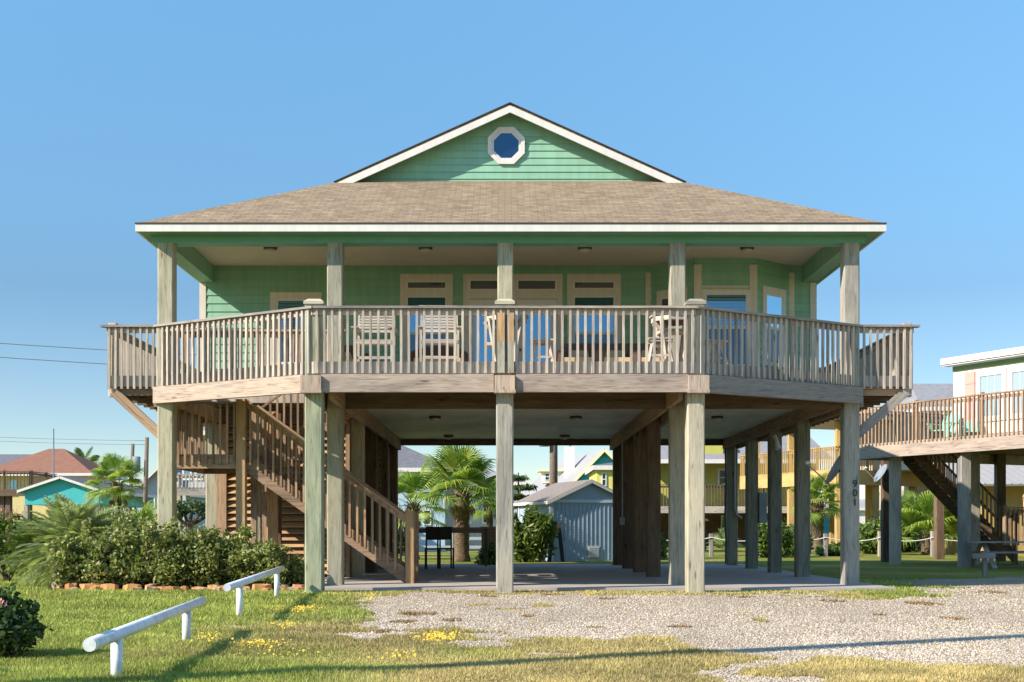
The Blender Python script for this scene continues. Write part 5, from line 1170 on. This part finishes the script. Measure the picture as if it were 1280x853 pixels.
# L houses
l1=thing('red_roof_house','pale yellow house under a big red hip roof at the left','house',(-33.6,92,0)); MB().box(-37.0,-30.2,90,97,.5,4.95).build('wall', M['yellow'], l1); hip(l1,-37.0,-30.2,90,97,5.05,7.05,3.55,M['redroof'],.7)
for p0,p1 in ((12,22),(52,60),(88,98)): simple_window(l1,fy(90),X(p0,90),X(p1,90),3.4,4.6,.08,None,M['glassblind'])
MB().box(X(60,90),X(66,90),89.9,89.99,2.0,4.3).build('door', paint('orange_door',(.55,.25,.12)), l1)
l2=thing('dark_roof_house','house with dark grey roof peeking behind the red roof','house',(-44,110,0)); MB().box(-56,-39,110,120,0,5.6).build('wall', M['greywall'], l2); hip(l2,-56,-39,110,120,5.7,7.9,4,M['darkroof'],.5)
l3=thing('stilt_deck_house','house corner with dark deck on tall stilts at the left edge','house',(-27.5,68,0)); x0,x1=-34,X(37,68)
MB().box(x0,x1,68,72,3.1,3.22).build('deck_floor', wood('dark','x'), l3); MB().box(x0,x1,67.93,67.99,2.85,3.22).build('band_beam', wood('dark','x'), l3); rails(l3,[(x0,68),(x1,68)],4.22,3.2,'dark',.19,.04); rails(l3,[(x1,68),(x1,72)],4.216,3.2,'dark',.19,.04)
for px_ in (-30,3,11,36): MB().post(X(px_,68.4),68.4,-.2,3.1,.3).build('pile', wood('dark'), l3)
MB().box(-40,-33.5,71,76,0,5.2).build('wall', M['yellow'], l3); rails(l3,[(X(10,69),69),(X(34,69),69)],1.9,.7,'dark',.3,.04)
l4=thing('teal_house','small teal house with white trimmed gable left of the young palm','house',(X(77,58),58,0)); gable(l4,fy(58),X(31,58),X(123,58),9,2.95,3.52,M['teal'],M['darkroof'],M['white'],z0=2.2,over=.25)
for px_ in (33,77,121): MB().post(X(px_,58.2),58.2,-.2,2.2,.22).build('pile', wood('pilegray'), l4); MB().post(X(px_,65),65,-.2,2.2,.22).build('pile', wood('pilegray'), l4)
l5=thing('grey_gabled_house','grey house with gable just left of the corner stilt','house',(X(195,82),82,0)); gable(l5,fy(82),X(172,82),X(232,82),8,3.7,5.2,M['greywall'],M['greyroof'],M['white'],z0=0,over=.4); simple_window(l5,fy(82),X(188,82),X(194,82),2.4,3.4)
l6=thing('railed_grey_house','grey house with railed deck seen under the stair landing','house',(-13,56,0)); x0,x1=X(221,55),X(330,55)
MB().box(x0,x1,57,64,2.9,5.4).build('wall', M['greywall'], l6); MB().box(x0,x1,55,56.98,2.78,2.9).build('deck_floor', wood('grey','x'), l6); MB().box(x0,x1,54.93,54.98,2.55,2.9).build('band_beam', wood('rail','x'), l6); rails(l6,[(x0,55),(x1,55)],3.5,2.85,'rail',.17,.05)
for px_ in (223,262,300): MB().post(X(px_,55.2),55.2,-.2,2.78,.3).build('pile', wood('pile'), l6); 
hip(l6,x0,x1,55.2,64,5.4,6.6,3,M['greyroof'],.4)
for p0,p1 in ((228,240),(244,254)): simple_window(l6,fy(57),X(p0,57),X(p1,57),3.3,4.6,.08)
t=thing('small_tree','small bare branched tree under the grey house deck','tree',(X(237,48),48,0)); xx=X(237,48)
mb=MB(); mb.tube([(xx,48,0),(xx-.05,48,1.2)],[.16,.12],8); [mb.tube([(xx-.05,48,1.15),(xx+a,48+b,1.15+c)],[.09,.03],6) for a,b,c in ((-.9,0,.8),(-.4,.4,.9),(.7,-.2,.75),(1.1,.3,.7),(.2,0,.95))]; mb.build('trunk', M['bark'], t)
V,Fc=leafcloud([(xx-.6,48,1.75,.5,.5,.3),(xx+.7,48,1.8,.6,.5,.3),(xx,48,1.95,.7,.5,.25)],700,.10,81); leafpart('crown',V,Fc,M['darkleaf'],t)
l7=thing('pale_blue_house','pale blue house with dark grey hip roof behind the fan palms','house',(X(560,60),60,0)); x0,x1=X(478,60),X(652,60)
MB().box(x0,X(556,60),60,67,0,3.9).build('wall', M['paleblue'], l7); hip(l7,x0-2.5,X(556,60),60,68,4.0,5.5,3.2,M['darkroof'],.4); MB().box(X(556,60)+.01,x1,62,67,0,3.4).build('wall', M['greywall'], l7); hip(l7,X(560,60),x1,62,67,3.4,4.2,2,M['whiteroof'],.3)
simple_window(l7,fy(60),X(529,60),X(539,60),1.25,2.0,.06); 
for p0,p1 in ((575,590),(602,612),(628,640)): simple_window(l7,fy(62),X(p0,62),X(p1,62),1.3,2.6,.1)
palm('tall_palm','distant palm crown showing behind the red roof', X(103,105),105,5.6,18,1.9,FEAG,trunk_r=.2,seed=21,elev=(-10,70))
# right lawn plants
palm('lawn_palm','spreading bright fan palm under the neighbouring stairs', X(1158,52),52,.85,20,1.25,FAN,seed=31,elev=(0,75),trunk_r=.2)
palm('timber_deck_palm','palm with shaggy trunk beside the yellow timber stilts', X(1022,55),55,2.3,22,.75,FAN,trunk_r=.26,dead=8,seed=32)
palm('yucca','pale spiky yucca on the lawn behind the right stilts', X(905,50),50,.35,26,.62,[mesh_of(fanfrond(40,.1,1.2,9,25,.1),'frond',M['silver'])],seed=33,cat='yucca',elev=(5,80),trunk=False)
for px_,y,sx,h_,m_,lb,sd_ in ((966,47,.8,1.4,'midleaf','light green bush between the second and third right stilts',90),(995,49,.6,1.2,'midleaf','light green bush behind the right stilts, nearer the numbered one',91),(1092,53,.9,1.5,'midleaf','green bush right of the numbered stilt',92),(1045,50,.8,.5,'midleaf','low spreading plant on the lawn left of the numbered stilt',93),(1205,57,1.6,1.5,'darkleaf','dark bush behind the spreading fan palm',94),(1120,58,1.2,1.3,'darkleaf','dark bush left of the spreading fan palm',95),(815,44,.5,.9,'midleaf','bushy plant glimpsed between the inner right stilts',96),(862,46,.5,1.0,'darkleaf','dark plant glimpsed beside the lit inner stilt',97),(745,52,1.2,1.0,'darkleaf','dark bush behind the shed',98),(480,50,1.2,1.6,'darkleaf','dark bush beyond the stair rail',99)):
    shrub('lawn_bush', lb, 'shrub', X(px_,y), y, [(0,0,h_*.5,sx,.6,h_*.5),(-sx*.5,0,h_*.4,sx*.5,.5,h_*.45),(sx*.5,.1,h_*.35,sx*.5,.5,h_*.45)], 1900, .12, m_, sd_)
t=thing('rope_fence','rope strung between short wooden posts across the right lawn','fence',(X(1000,49),49,0)); pp=[X(p,49-.0) for p in (812,889,960,1032,1100,1166,1240)]
for x in pp: MB().post(x,49,-.1,1.0 if x>pp[3] else .9,.16,.02).build('post', wood('grey'), t)
for a_,b_ in zip(pp[:-1],pp[1:]):
    MB().tube([(a_+(b_-a_)*i/8,48.9,.75-.6*(i/8)*(1-i/8)) for i in range(9)],.02,5).build('rope', M['white'], t)
# far vegetation closing the horizon
rr=np.random.default_rng(5); bl=[(x,rr.uniform(125,150),rr.uniform(.8,1.6),rr.uniform(3,6),3,rr.uniform(1.5,3.2)) for x in np.arange(-80,95,3.2)]
V,Fc=leafcloud(bl,26000,.5,7,1.4,shell=.6); o=bigmesh('distant_shrubs',V,Fc,None,M['darkleaf']); tag(o,'far strip of dark shrubs and trees closing the horizon','vegetation',kind='stuff')
# white house far between right stilts
r7=thing('white_stair_house','far white house with outside stairs between right stilts','house',(X(1090,95),95,0)); MB().box(X(1066,95),X(1250,95),95,102,0,2.6).build('wall', M['white'], r7); hip(r7,X(1066,95),X(1250,95),95,102,2.65,3.6,3,M['whiteroof'],.3); simple_window(r7,fy(95),X(1082,95),X(1090,95),.8,2.0)
r8=thing('turquoise_shed','small turquoise building far behind the dish stilt','shed',(X(1045,85),85,0)); MB().box(X(1030,85),X(1062,85),85,89,0,2.3).build('wall', M['teal'], r8); hip(r8,X(1030,85),X(1062,85),85,89,2.35,3.1,1.2,M['whiteroof'],.3)
